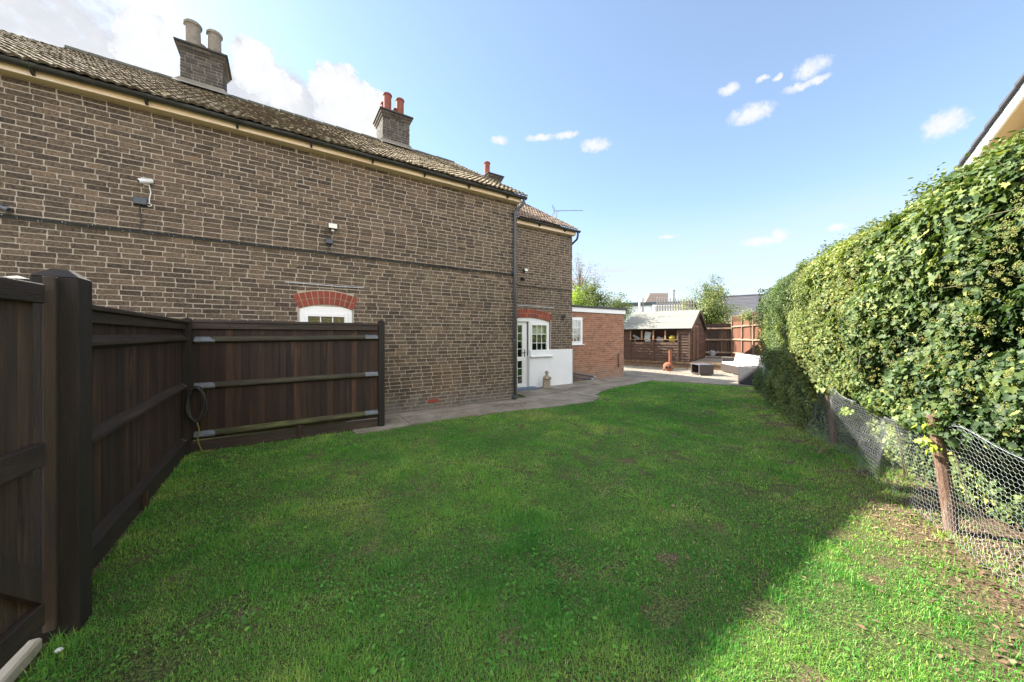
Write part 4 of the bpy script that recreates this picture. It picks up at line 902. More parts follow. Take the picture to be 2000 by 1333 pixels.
# gable end boards
z = PH+.02
def gab(zz): # half-width position limits at height
    if zz < EH: return 0, SD
    t_ = (zz-EH)/(RH-EH); return t_*SD/2, SD-t_*SD/2
while z < RH-.06:
    zt = z+.12; a0, a1 = gab(z); c0, c1 = gab(min(zt, RH)); r_ = random.random()
    V = [SPt(SL+.026, a0, z), SPt(SL+.026, a1, z), SPt(SL+.006, c1, zt), SPt(SL+.006, c0, zt), SPt(SL-.012, a0, z), SPt(SL-.012, a1, z), SPt(SL-.012, c1, zt), SPt(SL-.012, c0, zt)]
    b.add(V, [[0, 1, 2, 3], [7, 6, 5, 4], [4, 5, 1, 0], [3, 2, 6, 7]], r_); z = zt
b.box(SPt(.01, SD/2, (PH+EH)/2), (.03, SD-.05, EH-PH), RS); b.box(SPt(SL/2, SD-.01, (PH+EH)/2), (SL-.05, .03, EH-PH), RS)
b.prism([SPt(.0, 0, EH), SPt(.0, SD, EH), SPt(.0, SD/2, RH)], sR*.03)
b.build('wall', 'shed_wood', shed)
b = MB(); b.box(SPt(SL/2, SD/2, PH+.02), (SL-.04, SD-.04, .03), RS); b.build('floor', 'shed_wood', shed)
for a in (.0, .40, 1.55, 2.74, SL): 
    b = MB(); b.box(SPt(a, -.05, (PH+.04+(wz0_ if 0 < a < 2.7 else (wz1_ if a == 2.74 else EH)))/2), (.055, .03, (wz0_ if 0 < a < 2.7 else (wz1_ if a == 2.74 else EH))-PH-.04), RS, .003); b.build('trim', 'shed_wood_v', shed)
for bb_ in (.02, SD-.02): b = MB(); b.box(SPt(SL+.03, bb_, (PH+EH)/2), (.03, .06, EH-PH), RS, .003); b.build('trim', 'shed_wood_v', shed)
b = MB()
for k in range(5):
    a = wa0+(wa1-wa0)*k/4; b.box(SPt(a, -.005, (wz0_+wz1_)/2), (.07, .05, wz1_-wz0_), RS, .004)
b.box(SPt((wa0+wa1)/2, -.02, wz0_), (wa1-wa0+.06, .08, .03), RS, .004); wf = b.build('window_frame', 'shed_trim', shed)
for k in range(4):
    a0 = wa0+(wa1-wa0)*k/4+.035; a1 = wa0+(wa1-wa0)*(k+1)/4-.035
    b = MB(); b.add([SPt(a0, .005, wz0_+.015), SPt(a1, .005, wz0_+.015), SPt(a1, .005, wz1_), SPt(a0, .005, wz1_)], [[0, 1, 2, 3]]); b.build('pane', 'glass_shed', wf)
b = MB(); sl1 = np.array(SPt(0, SD/2, RH)-SPt(0, 0, EH)); un = sl1/np.linalg.norm(sl1)
for sg in (0, 1):
    e0 = SPt(-.10, 0 if sg == 0 else SD, EH); rid = SPt(-.10, SD/2, RH); d_ = (rid-e0); d_ = d_/np.linalg.norm(d_)
    e1 = e0-d_*.16; up = np.cross(sR, d_); up = up if up[2] > 0 else -up
    for q in range(3):
        tt_ = np.linalg.norm(rid-e1); qa = e1+d_*tt_*q/3; qb = e1+d_*(tt_*(q+1)/3+.02); lift = up*(.03+.004*q)
        b.prism([qa+up*.0+lift*.3, qb+lift*.3, qb+lift, qa+lift+up*.004], sR*(SL+.22), r=random.random())
b.build('roof', 'felt', shed)
b = MB()
for sg in (0, 1):
    e0 = SPt(SL+.125, 0 if sg == 0 else SD, EH); rid = SPt(SL+.125, SD/2, RH); d_ = (rid-e0); d_ = d_/np.linalg.norm(d_); e1 = e0-d_*.16
    b.prism([e1-Z1*.09, rid-Z1*.10, rid+Z1*.02, e1+Z1*.01], sR*.02)
b.build('bargeboard', 'shed_wood_v', shed)
b = MB(); 
for k in range(7): b.box(SPt(SL+.045, .75+k*.125, (PH+2.05)/2+.02), (.02, .12, 2.05-PH-.05), RS, .003)
dd = b.build('door', 'shed_wood_v', shed)
b = MB(); b.box(SPt(SL+.06, .66, 1.25), (.03, .07, 1.7), RS, .003); b.box(SPt(SL+.06, 1.66, 1.25), (.03, .07, 1.7), RS, .003); b.box(SPt(SL+.058, 1.16, 2.1), (.026, 1.0, .07), RS, .003); b.build('door_frame', 'shed_trim', dd)
b = MB(); b.tube([SPt(SL+.07, 1.5, 1.25), SPt(SL+.07, 1.5, 1.37)], .012, 6); b.build('handle', 'plastic_black', dd)
# things seen through the shed windows
b = MB(); c_ = SPt(.62, .16, 0); b.box(c_+Z1*1.55, (.42, .03, .13), np.array(RS) if False else (np.array([sR*math.cos(.5)-Z1*math.sin(.5), sB, Z1*math.cos(.5)+sR*math.sin(.5)])), .01); b.box(SPt(.55, .2, PH+.6), (.05, .05, 1.1), RS, .004)
o = b.build('plank', 'bucket', None, tuple(SPt(.6, .18, PH))); tag(o, 'pale grey plank leaning inside the leftmost shed window', 'plank')
b = MB(); b.box(SPt(1.22, .14, 1.62), (.30, .02, .42), np.array([sR*math.cos(.2)-Z1*math.sin(.2), sB, Z1*math.cos(.2)+sR*math.sin(.2)]), .01); b.box(SPt(1.22, .2, PH+.55), (.28, .1, 1.06), RS, .01)
o = b.build('board', 'paper', None, tuple(SPt(1.22, .15, PH))); tag(o, 'whitish board standing tilted inside the second shed window', 'board')
b = MB(); b.box(SPt(1.85, .2, PH+.62), (.34, .22, 1.1), RS, .02); b.box(SPt(1.78, .16, 1.52), (.2, .14, .10), RS, .03); b.box(SPt(1.98, .2, 1.50), (.14, .12, .07), RS, .02)
o = b.build('plastic_tub', 'bucket', None, tuple(SPt(1.85, .2, PH))); tag(o, 'pale grey blue tubs stacked inside the third shed window', 'tub')
b = MB(); b.lathe(SPt(2.42, .22, 1.46), [(.20, 0), (.235, .05), (.22, .12), (.12, .17), (.02, .19)], 18, sy=.7); b.box(SPt(2.42, .22, PH+.55), (.3, .2, 1.1), RS, .01)
o = b.build('yellow_tub', 'yellow', None, tuple(SPt(2.42, .22, PH))); tag(o, 'rounded yellow tub inside the rightmost shed window', 'tub')
# little things at the shed's far corner
q = SP+sB*4.3+sR*.35
t = thing('watering_can', 'small grey and white garden tool standing by the far corner of the shed', 'watering can', tuple(q+Z1*PH))
b = MB(); b.lathe(q+Z1*(PH+.12), [(.12, 0), (.13, .1), (.13, .26), (.1, .3)], 14); b.build('body', 'bucket', t)
b = MB(); b.tube([q+sR*.1+Z1*(PH+.2), q+sR*.3+Z1*(PH+.42)], [.025, .02], 8); b.tube([q-sR*.12+Z1*(PH+.2), q-sR*.2+Z1*(PH+.33), q-sR*.05+Z1*(PH+.45)], .014, 6); b.build('spout', 'bucket', t)
b = MB(); b.box(q+sR*.1+sB*-.2+Z1*(PH+.06), (.75, .25, .09), RS, .02); o = b.build('stone_block', 'pot_stone', None, tuple(q+sR*.1+Z1*PH)); tag(o, 'long pale stone block on the terrace beside the shed corner', 'stone')

# ------------------------------------------------------------------ chiminea, table, sofas
cx, cy = 14.70, 9.33
t = thing('chiminea', 'orange terracotta chiminea with tall narrow flue on the patio', 'chiminea', (cx, cy, .02))
b = MB(); b.lathe((cx, cy, .06), [(.13, 0), (.19, .03), (.215, .09), (.215, .17), (.20, .24), (.165, .29), (.11, .33), (.04, .35), (.005, .352)], 20); b.build('belly', 'terracotta', t, smooth=True)
d_ = -np.array([cx, cy, 0])/math.hypot(cx, cy); sd = np.array([-d_[1], d_[0], 0]); c_ = np.array([cx, cy, 0])
for zr in (.13, .32): b = MB(); b.lathe((cx, cy, zr), [(.205 if zr < .2 else .18, -.012), (.228 if zr < .2 else .20, 0), (.205 if zr < .2 else .18, .012)], 20); b.build('band', 'terracotta', t, smooth=True)
fx = c_-sd*0+cam2w(.11, .05)
b = MB(); b.lathe(fx+Z1*.26, [(.085, 0), (.066, .08), (.062, .40), (.062, .66), (.07, .67), (.07, .69), (.052, .69), (.05, .5)], 16); b.build('flue', 'terracotta', t)
for s2 in (-.08, .06):
    b = MB(); b.lathe(c_+d_*.196+sd*s2+Z1*.20, [(.012, -.05), (.045, -.04), (.052, 0), (.045, .04), (.012, .05)], 12, sy=1); b.build('mouth', 'dark_inside', t)
for an in (0, 2.1, 4.2):
    b = MB(); b.tube([c_+np.array([.15*math.cos(an), .15*math.sin(an), .12]), c_+np.array([.2*math.cos(an), .2*math.sin(an), .022])], [.04, .028], 8); b.build('foot', 'terracotta', t)
b = MB(); b.box(c_+d_*.22+Z1*.085, (.24, .06, .035), basis(sd[:2]), .01); b.build('lip', 'terracotta', t)

def wick(b, c, s, R, r=None): b.box(c, s, R, .008, r)
tu = cam2w(1, 0); tv = np.array([.6, .8, 0]); tc0 = np.array([13.9, 7.47, 0.])
t = thing('rattan_table', 'low square dark rattan coffee table with open shelf on the patio', 'table', tuple(tc0+tu*.29+tv*.38+Z1*.02))
def pq(a, b_, z): return tc0+tu*a+tv*b_+Z1*z
def slabq(b, a0, a1, b0, b1, z0, z1, r=None):
    V = [pq(a0, b0, z0), pq(a1, b0, z0), pq(a1, b1, z0), pq(a0, b1, z0), pq(a0, b0, z1), pq(a1, b0, z1), pq(a1, b1, z1), pq(a0, b1, z1)]
    b.add(V, [[3, 2, 1, 0], [4, 5, 6, 7], [0, 1, 5, 4], [1, 2, 6, 5], [2, 3, 7, 6], [3, 0, 4, 7]], r)
TW, TDp = .56, .77
b = MB(); slabq(b, 0, TW, 0, .03, .06, .44); slabq(b, 0, TW, TDp-.03, TDp, .06, .44); slabq(b, TW-.03, TW, .032, TDp-.032, .06, .44); b.build('side_panel', 'wicker', t)
b = MB(); slabq(b, 0, .03, .032, TDp-.032, .06, .11); slabq(b, 0.03, TW-.032, .032, TDp-.032, .06, .085); slabq(b, 0, .03, .032, .09, .112, .43); slabq(b, 0, .03, TDp-.09, TDp-.032, .112, .43); b.build('shelf', 'wicker', t)
b = MB(); slabq(b, -.01, TW+.01, -.01, TDp+.01, .442, .465); b.build('table_top', 'waste_grey', t)
for a, b_ in ((.03, .03), (TW-.03, .03), (.03, TDp-.03), (TW-.03, TDp-.03)):
    q = MB(); c_ = pq(a, b_, .04); q.tube([c_-Z1*.02, c_+Z1*.02], .02, 8); q.build('leg', 'plastic_white', t)
# long sofa
S0 = np.array([16.5, 7.92, 0.]); S1 = np.array([15.1, 6.55, 0.]); sd_ = (S1-S0)/np.linalg.norm(S1-S0); sn = np.array([-sd_[1], sd_[0], 0]); 
if np.dot(sn, np.array([1, -1, 0])) < 0: sn = -sn
RSo = np.array([sd_, sn, Z1]); LS = 2.35; DS = .78
def sq(a, b_, z): return S0+sd_*a+sn*b_+Z1*z
t = thing('rattan_sofa', 'long rattan garden sofa with white cushions in the sun by the fence', 'sofa', tuple(sq(LS/2, DS/2, .02)))
b = MB(); wick(b, sq(LS/2, DS/2, .21), (LS, DS, .30), RSo); b.build('base', 'wicker', t)
b = MB(); wick(b, sq(.06, DS/2+.02, .50), (.11, DS, .28), RSo); b.build('arm', 'wicker', t)
b = MB(); wick(b, sq(LS/2+.06, DS-.05, .56), (LS-.12, .09, .40), RSo); b.build('backrest', 'wicker', t)
for k in range(3):
    b = MB(); b.box(sq(.13+(k+.5)*(LS-.14)/3, DS/2-.07, .42), ((LS-.14)/3-.012, DS-.14, .11), RSo, .035); b.build('seat_cushion', 'cushion', t)
    b = MB(); ca, sa = math.cos(.28), math.sin(.28); Rb = np.array([sd_, sn*ca-Z1*sa, Z1*ca+sn*sa]); b.box(sq(.13+(k+.5)*(LS-.14)/3, DS-.20, .64), ((LS-.14)/3-.012, .13, .40), Rb, .045); b.build('back_cushion', 'cushion', t)
for a, b_ in ((.06, .05), (LS-.06, .05), (LS/2, .05), (.06, DS-.05)):
    q = MB(); c_ = sq(a, b_, .04); q.tube([c_-Z1*.02, c_+Z1*.02], .022, 8); q.build('foot', 'plastic_white', t)
# armchair with its back to us
Q0 = np.array([12.58, 5.50, 0.]); qa_ = np.array([-.12, -.99, 0]); qb_ = np.array([.99, -.12, 0]); RQ = np.array([qa_, qb_, Z1])
def qq(a, b_, z): return Q0+qa_*a+qb_*b_+Z1*z
t = thing('rattan_armchair', 'dark rattan armchair at the hedge with its side to the lawn', 'armchair', tuple(qq(.4, .4, .02)))
b = MB(); b.box(qq(.40, .05, .32), (.80, .10, .58), RQ, .02); b.build('arm', 'wicker_shaded', t)
b = MB(); b.box(qq(.40, .80, .32), (.80, .10, .58), RQ, .02); b.build('arm', 'wicker_shaded', t)
b = MB(); b.box(qq(.40, .425, .20), (.78, .64, .30), RQ, .02); b.build('base', 'wicker_shaded', t)
b = MB(); b.box(qq(.80, .425, .42), (.09, .84, .66), RQ, .03); b.build('backrest', 'wicker', t)
b = MB(); b.box(qq(.36, .425, .42), (.66, .62, .12), RQ, .04); b.build('seat_cushion', 'cushion', t)
b = MB(); b.box(qq(.70, .425, .60), (.12, .62, .36), RQ, .04); b.build('back_cushion', 'cushion', t)

# ------------------------------------------------------------------ far fences
def far_fence(A, B, z0, h, name, label, boardmat, railmat, nside, posts, trellis=0, rails=(.25, 1.05, 1.75)):
    A = np.array([*A, 0.]); B = np.array([*B, 0.]); Lf = np.linalg.norm(B-A); d_ = (B-A)/Lf; n_ = np.array([nside[0], nside[1], 0.]); R_ = np.array([d_, np.cross(Z1, d_), Z1])
    t = thing(name, label, 'fence', tuple((A+B)/2+Z1*z0)); b = MB(); a = 0
    while a < Lf: b.box(A+d_*(a+.05)-n_*.03+Z1*(z0+h/2), (.096, .018, h+random.uniform(-.02, .02)), R_, .003); a += .1
    b.build('boards', boardmat, t)
    for z in rails:
        b = MB(); arris(b, A+Z1*(z0+z), B+Z1*(z0+z+random.uniform(-.03, .03)), n_, .10); b.build('rail', railmat, t)
    for p in posts: b = MB(); c_ = A+d_*p+n_*.02; b.box(c_+Z1*(z0+(h+trellis)/2+.03), (.10, .10, h+trellis+.06), R_, .005); b.build('post', boardmat if trellis == 0 else 'fence_rail_pale', t)
    if trellis:
        b = MB(); a = .05
        while a < Lf: b.box(A+d_*a+Z1*(z0+h+trellis/2), (.032, .018, trellis), R_, .002); a += .125
        b.box(A+d_*Lf/2+Z1*(z0+h+trellis-.02)+n_*.02, (Lf, .02, .035), R_, .002); b.box(A+d_*Lf/2+Z1*(z0+h+trellis*.5)+n_*.02, (Lf, .02, .03), R_, .002); b.build('trellis', 'fence_orange', t)
FA = (23.2, 10.45); FB = (16.4, 5.1)
far_fence(FA, (20.1, 14.4), PH-.02, 2.05, 'wooden_fence', 'shaded dark fence with pale rails behind the shed', 'wood_v', 'fence_rail_pale', (-.79, -.62), (0, 2.4, 4.8))
far_fence(FA, FB, PH-.3, 2.42, 'wooden_fence', 'sunlit orange brown fence with trellis top beyond the sofa', 'fence_orange', 'fence_rail_pale', (-.62, .79), (.05, 2.05, 3.9, 5.8, 7.8), .32, rails=(.55, 1.35, 2.12))

# ------------------------------------------------------------------ background buildings
wb = thing('white_building', 'white rendered building with flat dark roof edge behind the shed', 'building', (30, 26, 0))
o0 = cam2w((1205-1000)/682*36, 36); o1 = cam2w((1352-1000)/682*34, 34); dv_ = (o1-o0); Lb = np.linalg.norm(dv_); dv_ /= Lb; nb_ = np.array([-dv_[1], dv_[0], 0]); RW = np.array([dv_, nb_, Z1])
b = MB(); b.box((o0+o1)/2+nb_*3+Z1*2.35, (Lb, 6, 4.7), RW); b.build('wall', 'wall_white', wb)
b = MB(); b.box((o0+o1)/2+nb_*3+Z1*4.85, (Lb+.3, 6.3, .34), RW, .02); b.build('roof', 'roof_blue', wb)
b = MB(); c0_ = o0+dv_*3.6-nb_*.3; b.box(c0_+dv_*1.9+Z1*4.62, (4.2, .12, .12), RW, .01); b.box(c0_-dv_*.1+Z1*3.4, (.25, .25, 2.6), RW, .01); b.build('beam', 'upvc', wb)
hb = thing('brown_roofed_house', 'brown tiled roof with white flue rising behind the white building', 'house', tuple(cam2w(19, 46)))
e0 = cam2w((1258-1000)/682*46, 46); e1 = cam2w((1305-1000)/682*46, 46); r0 = cam2w((1270-1000)/682*50, 50); r1 = cam2w((1305-1000)/682*50, 50)
he, hr = 1.6+62/682*46, 1.6+84/682*50
b = MB(); nr_ = 14
for k in range(nr_):
    t0, t1 = k/nr_, (k+1)/nr_+.004; qa0 = e0*(1-t0)+r0*t0; qb0 = e1*(1-t0)+r1*t0; qa1 = e0*(1-t1)+r0*t1; qb1 = e1*(1-t1)+r1*t1
    b.add([qa0+Z1*(he+(hr-he)*t0+.03), qb0+Z1*(he+(hr-he)*t0+.03), qb1+Z1*(he+(hr-he)*t1), qa1+Z1*(he+(hr-he)*t1), qa0+Z1*(he+(hr-he)*t0-.03), qb0+Z1*(he+(hr-he)*t0-.03)], [[0, 1, 2, 3], [4, 5, 1, 0]])
bk_ = cam2w(0, 5); b.add([r0+Z1*hr, r1+Z1*hr, r1+bk_+Z1*he, r0+bk_+Z1*he], [[0, 1, 2, 3]]); b.build('roof', 'roof_brown', hb)
b = MB(); b.add([e0, e1, e1+Z1*he, e0+Z1*he, r0+bk_, r1+bk_, r1+bk_+Z1*he, r0+bk_+Z1*he], [[0, 1, 2, 3], [4, 5, 6, 7], [1, 5, 6, 2], [0, 4, 7, 3]]); b.add([e0+Z1*he, r0+Z1*hr, r0+bk_+Z1*he], [[0, 1, 2]]); b.add([e1+Z1*he, r1+Z1*hr, r1+bk_+Z1*he], [[0, 1, 2]]); b.build('wall', 'wall_cream', hb)
b = MB(); c_ = cam2w((1313.5-1000)/682*44, 44); b.box(c_+Z1*4, (.42, .42, 6.9), None, .02); b.box(c_+Z1*7.35, (.55, .55, .12), None, .02); b.build('flue', 'bucket', hb)
sb = thing('slate_roofed_house', 'long dark slate roof behind the orange fence and hedge end', 'house', tuple(cam2w(20, 32)))
# the slope faces the camera
a0_ = cam2w((1418-1000)/682*30, 30); a1_ = cam2w((1560-1000)/682*27, 27); up0 = cam2w((1418-1000)/682*33, 33.5); up1 = cam2w((1560-1000)/682*30, 30.5)
b = MB(); nr_ = 16; z0_, z1_ = 3.0, 5.35
for k in range(nr_):
    t0, t1 = k/nr_, (k+1)/nr_+.004
    qa0 = a0_*(1-t0)+up0*t0; qb0 = a1_*(1-t0)+up1*t0; qa1 = a0_*(1-t1)+up0*t1; qb1 = a1_*(1-t1)+up1*t1; zz0 = z0_+(z1_-z0_)*t0; zz1 = z0_+(z1_-z0_)*t1
    b.add([qa0+Z1*(zz0+.03), qb0+Z1*(zz0+.03), qb1+Z1*zz1, qa1+Z1*zz1, qa0+Z1*(zz0-.02), qb0+Z1*(zz0-.02)], [[0, 1, 2, 3], [4, 5, 1, 0]])
bk_ = cam2w(1, 4); b.add([up0+Z1*z1_, up1+Z1*z1_, up1+bk_+Z1*z0_, up0+bk_+Z1*z0_], [[0, 1, 2, 3]]); b.tube([up0+Z1*(z1_+.03), up1+Z1*(z1_+.03)], .09, 8); b.build('roof', 'roof_slate', sb)
b = MB(); b.add([a0_, a1_, a1_+Z1*z0_, a0_+Z1*z0_], [[0, 1, 2, 3]]); b.add([a0_, up0+bk_, up0+bk_+Z1*z0_, up0+Z1*z1_, a0_+Z1*z0_], [[0, 1, 2, 3, 4]]); b.add([up0+bk_, up1+bk_, up1+bk_+Z1*z0_, up0+bk_+Z1*z0_], [[0, 1, 2, 3]]); b.build('wall', 'wall_cream', sb)
# palisade fence
pf = thing('palisade_fence', 'grey steel palisade fence rising above the shed roof', 'fence', tuple(cam2w(11, 23)))
b = MB(); zt_ = 4.08
pxs = [1256]+[1284+5.1*k for k in range(15)]
pos = []
for k, px in enumerate(pxs):
    zc = 22.5+.6*(px-1283)/75; p = cam2w((px-1000)/682*zc, zc); hh = zt_+random.uniform(-.04, .04); rr = np.array([math.cos(TH), -math.sin(TH), 0]); pos.append(p)
    b.prism([p-rr*.035+Z1*1.2, p+rr*.035+Z1*1.2, p+rr*.035+Z1*(hh-.06), p+Z1*(hh+.03), p-rr*.035+Z1*(hh-.06)], cam2w(0, .02)); b.prism([p-rr*.006+Z1*1.2+cam2w(0, -.02), p+rr*.006+Z1*1.2+cam2w(0, -.02), p+rr*.006+Z1*hh+cam2w(0, -.02), p-rr*.006+Z1*hh+cam2w(0, -.02)], cam2w(0, .02))
b.build('pale', 'palisade', pf)
b = MB(); 
for z in (3.72, 1.9): b.tube([pos[1]+Z1*z+cam2w(0, .05), pos[-1]+Z1*(z+.0)+cam2w(0, .05)], .03, 6)
b.build('rail', 'palisade', pf)
b = MB(); p = cam2w((1249-1000)/682*22.4, 22.4); b.box(p+Z1*2.4, (.10, .08, 2.9), None, .004); b.build('post', 'upvc', pf)
# neighbour gable above the hedge
nh = thing('cream_gabled_house', 'cream gabled house with white bargeboard behind the ivy hedge', 'house', (13, -.5, 0))
PD3 = np.array([.866, .5, 0.]); PN3 = np.array([-.5, .866, 0.]); NB = np.array([9.49, .69, 0.])      # a point of the verge, 4.49 m up
nm = .526; zz = lambda t_: 4.49-nm*t_          # t_ along PD3, the verge falls away from us
te, ta = .85, -5.2                              # eaves and apex
def npt(t_, d_, z): return NB+PD3*t_-PN3*d_+Z1*z
b = MB(); w0 = .34; te2 = 2*ta-te
b.add([npt(te-.3, w0, 0), npt(te2+.3, w0, 0), npt(te2+.3, w0, zz(te)), npt(ta, w0, zz(ta)-.1), npt(te-.3, w0, zz(te)+.02)], [[0, 1, 2, 3, 4]])
b.add([npt(te-.3, w0, 0), npt(te-.3, 8, 0), npt(te-.3, 8, zz(te)), npt(te-.3, w0, zz(te)+.02)], [[0, 1, 2, 3]]); b.build('wall', 'wall_cream', nh)
b = MB()
for (t0, t1, z0, z1) in ((te, ta, zz(te), zz(ta)), (te2, ta, zz(te), zz(ta))):
    b.prism([npt(t0, 0, z0-.19), npt(t1, 0, z1-.19), npt(t1, 0, z1), npt(t0, 0, z0)], -PN3*.03)
b.build('bargeboard', 'barge', nh)
b = MB()
for (t0, t1, z0, z1) in ((te, ta, zz(te), zz(ta)), (te2, ta, zz(te), zz(ta))):
    b.prism([npt(t0, .031, z0-.185), npt(t1, .031, z1-.185), npt(t1, .031, z1-.165), npt(t0, .031, z0-.165)], -PN3*.31)
b.build('soffit', 'soffit', nh)
b = MB(); nt_ = 22
for (te_, s__) in ((te, 1), (te2, 1)):
    for k in range(nt_):
        t0 = te_+(ta-te_)*k/nt_; t1 = te_+(ta-te_)*(k+1)/nt_+(.02 if te_ < ta else -.02); z0 = zz(te)+(zz(ta)-zz(te))*k/nt_; z1 = zz(te)+(zz(ta)-zz(te))*(k+1)/nt_
        b.prism([npt(t0, -.05, z0+.004), npt(t1, -.05, z1+.004), npt(t1, -.05, z1+.03), npt(t0, -.05, z0+.06)], -PN3*8)
b.build('roof', 'roof_slate', nh)

# ------------------------------------------------------------------ foliage tools
def leaf_shape(kind):
    if kind == 'ivy':
        P = [(0, 0), (.32, -.10), (.52, .22), (.30, .38), (.34, .66), (.12, .68), (0, 1.0), (-.12, .68), (-.34, .66), (-.30, .38), (-.52, .22), (-.32, -.10)]
        V = [(0, .34, -.06)]+[(x, y, .10*abs(x)*2-.10*max(0, y-.6)) for x, y in P]; n = len(P)
        return np.array(V), np.array([[0, 1+k, 1+(k+1) % n] for k in range(n)])
    if kind == 'oval':
        V = [(0, 0, 0), (.26, .3, .06), (.22, .7, .02), (0, 1, -.08), (-.22, .7, .02), (-.26, .3, .06)]
        return np.array(V, float), np.array([[0, 1, 2], [0, 2, 3], [0, 3, 4], [0, 4, 5]])
    V = [(0, 0, 0), (.3, .5, .05), (0, 1, -.05), (-.3, .5, .05)]
    return np.array(V, float), np.array([[0, 1, 2], [0, 2, 3]])
def leaves(P, Nrm, size, kind, rnd, down=.6, spread=.7):
    """leaf cloud: P (n,3) positions, Nrm (n,3) facing, size (n,)"""
    n = len(P); SV, SF = leaf_shape(kind)
    N_ = Nrm+rng.normal(0, spread, (n, 3))*.6; N_ /= np.linalg.norm(N_, axis=1)[:, None]
    T = rng.normal(0, .6, (n, 3))+np.array([0, 0, -down]); T -= N_*np.sum(T*N_, 1)[:, None]; T /= np.linalg.norm(T, axis=1)[:, None]+1e-9
    B = np.cross(T, N_)
    M_ = SV[None]*size[:, None, None]
    V = P[:, None]+B[:, None]*M_[:, :, 0:1]+T[:, None]*(M_[:, :, 1:2])+N_[:, None]*M_[:, :, 2:3]
    F = SF[None]+(np.arange(n)*len(SV))[:, None, None]
    return V.reshape(-1, 3), F.reshape(-1, 3), np.repeat(rnd, len(SF))
def merge(parts):
    V = []; F = []; R_ = []; k = 0
    for v, f, r in parts: V.append(v); F.append(f+k); R_.append(r); k += len(v)
    return np.vstack(V), np.vstack(F), np.concatenate(R_)

# ------------------------------------------------------------------ hedge
HS0, HS1 = -2.6, 8.25
def hfront(s, h):
    """offset of the leafy face from the fence line, positive towards the lawn"""
    n = (fbm(s, h, 1, 1.1, 3)-.5)*.40+(fbm(s, h, 5, 4, 2)-.5)*.14-.34*np.exp(-((s-7.25)/.32)**2)
    low = np.clip((.85-h)/.35, 0, 1); low = low*low*(3-2*low); nearf = np.clip((3.5-s)/.9, 0, 1)
    t = .16-.50*low*nearf+.10*low*(1-nearf)
    top = np.clip((h-2.3)/.85, 0, 1.15); t = t-.62*top**2.6
    endf = np.clip((s-7.7)/.55, 0, 1); t = t-.55*endf**2
    return t+n*(1-.5*low)
def htop(s): return 3.06+.10*np.sin(s*.9+1)+.12*(fbm(s, 2.0, 0, .9, 3)-.5)*2-np.clip((s-6.4)/2, 0, 1)*.25+np.clip((s-4.5)/2, 0, 1)*.12
def hp(s, h, t): return np.stack([P0[0]+PD[0]*s+PN[0]*t, P0[1]+PD[1]*s+PN[1]*t, h], -1)
hedge = thing('ivy_hedge', 'tall sunlit ivy hedge with pale flower heads along the right side', 'hedge', (8.0, 1.5, 0))
parts = []
def hedge_leaves(s0, s1, dens, size, kind, spread=.7):
    n = int((s1-s0)*3.2*dens); s = rng.uniform(s0, s1, n); h = rng.uniform(.02, 1, n)**.92*(htop(s)+.02)
    keep = (h > .75) | (s > 2.8) | (rng.random(n) < .85); s, h = s[keep], h[keep]
    # clumps: leafy pads stand out, hollows lie back
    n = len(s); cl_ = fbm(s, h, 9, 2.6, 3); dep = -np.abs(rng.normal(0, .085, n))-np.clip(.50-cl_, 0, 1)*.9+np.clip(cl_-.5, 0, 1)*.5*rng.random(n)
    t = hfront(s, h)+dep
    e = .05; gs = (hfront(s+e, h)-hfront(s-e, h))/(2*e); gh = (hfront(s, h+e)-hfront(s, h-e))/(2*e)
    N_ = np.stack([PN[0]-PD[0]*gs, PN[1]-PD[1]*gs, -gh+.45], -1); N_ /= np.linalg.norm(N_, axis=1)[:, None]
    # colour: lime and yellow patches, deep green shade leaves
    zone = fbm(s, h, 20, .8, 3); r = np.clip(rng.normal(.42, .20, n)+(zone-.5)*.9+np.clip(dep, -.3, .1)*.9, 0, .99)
    yl = (rng.random(n) < .03+.10*(zone > .58)); r[yl] = rng.uniform(.86, 1, yl.sum())
    sz = size*rng.uniform(.5, 1.3, n)*np.where(rng.random(n) < .06, 1.5, 1)
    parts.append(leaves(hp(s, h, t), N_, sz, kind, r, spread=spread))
hedge_leaves(-1.5, 1.2, 4300, .048, 'ivy'); hedge_leaves(HS0, -1.4, 1500, .06, 'ivy'); hedge_leaves(1.0, 3.2, 5600, .038, 'ivy'); hedge_leaves(3.0, 5.6, 6000, .031, 'oval'); hedge_leaves(5.4, HS1, 4600, .035, 'oval')
# top and end
n = 26000; s = rng.uniform(HS0, HS1-.1, n); q = rng.random(n)**1.2*1.5; hh = htop(s); t = hfront(s, hh)-q
z = hh+.03-.10*q+rng.normal(0, .05, n)+np.clip(fbm(s, q, 33, 3, 2)-.55, 0, 1)*.5
parts.append(leaves(hp(s, z, t), np.tile([0, 0.1, 1.], (n, 1)), .05*rng.uniform(.6, 1.2, n), 'oval', np.clip(rng.normal(.5, .22, n), 0, 1)))
n = 7000; h = rng.uniform(.02, 2.95, n); t = rng.uniform(-1.5, .1, n); s = HS1-.1+(fbm(t, h, 3, 2, 3)-.5)*.35-rng.random(n)*.1-.35*np.clip((h-2.3), 0, 1)
parts.append(leaves(hp(s, h, t), np.tile([PD[0], PD[1], .3], (n, 1)), .05*rng.uniform(.6, 1.2, n), 'oval', np.clip(rng.normal(.4, .2, n), 0, 1)))
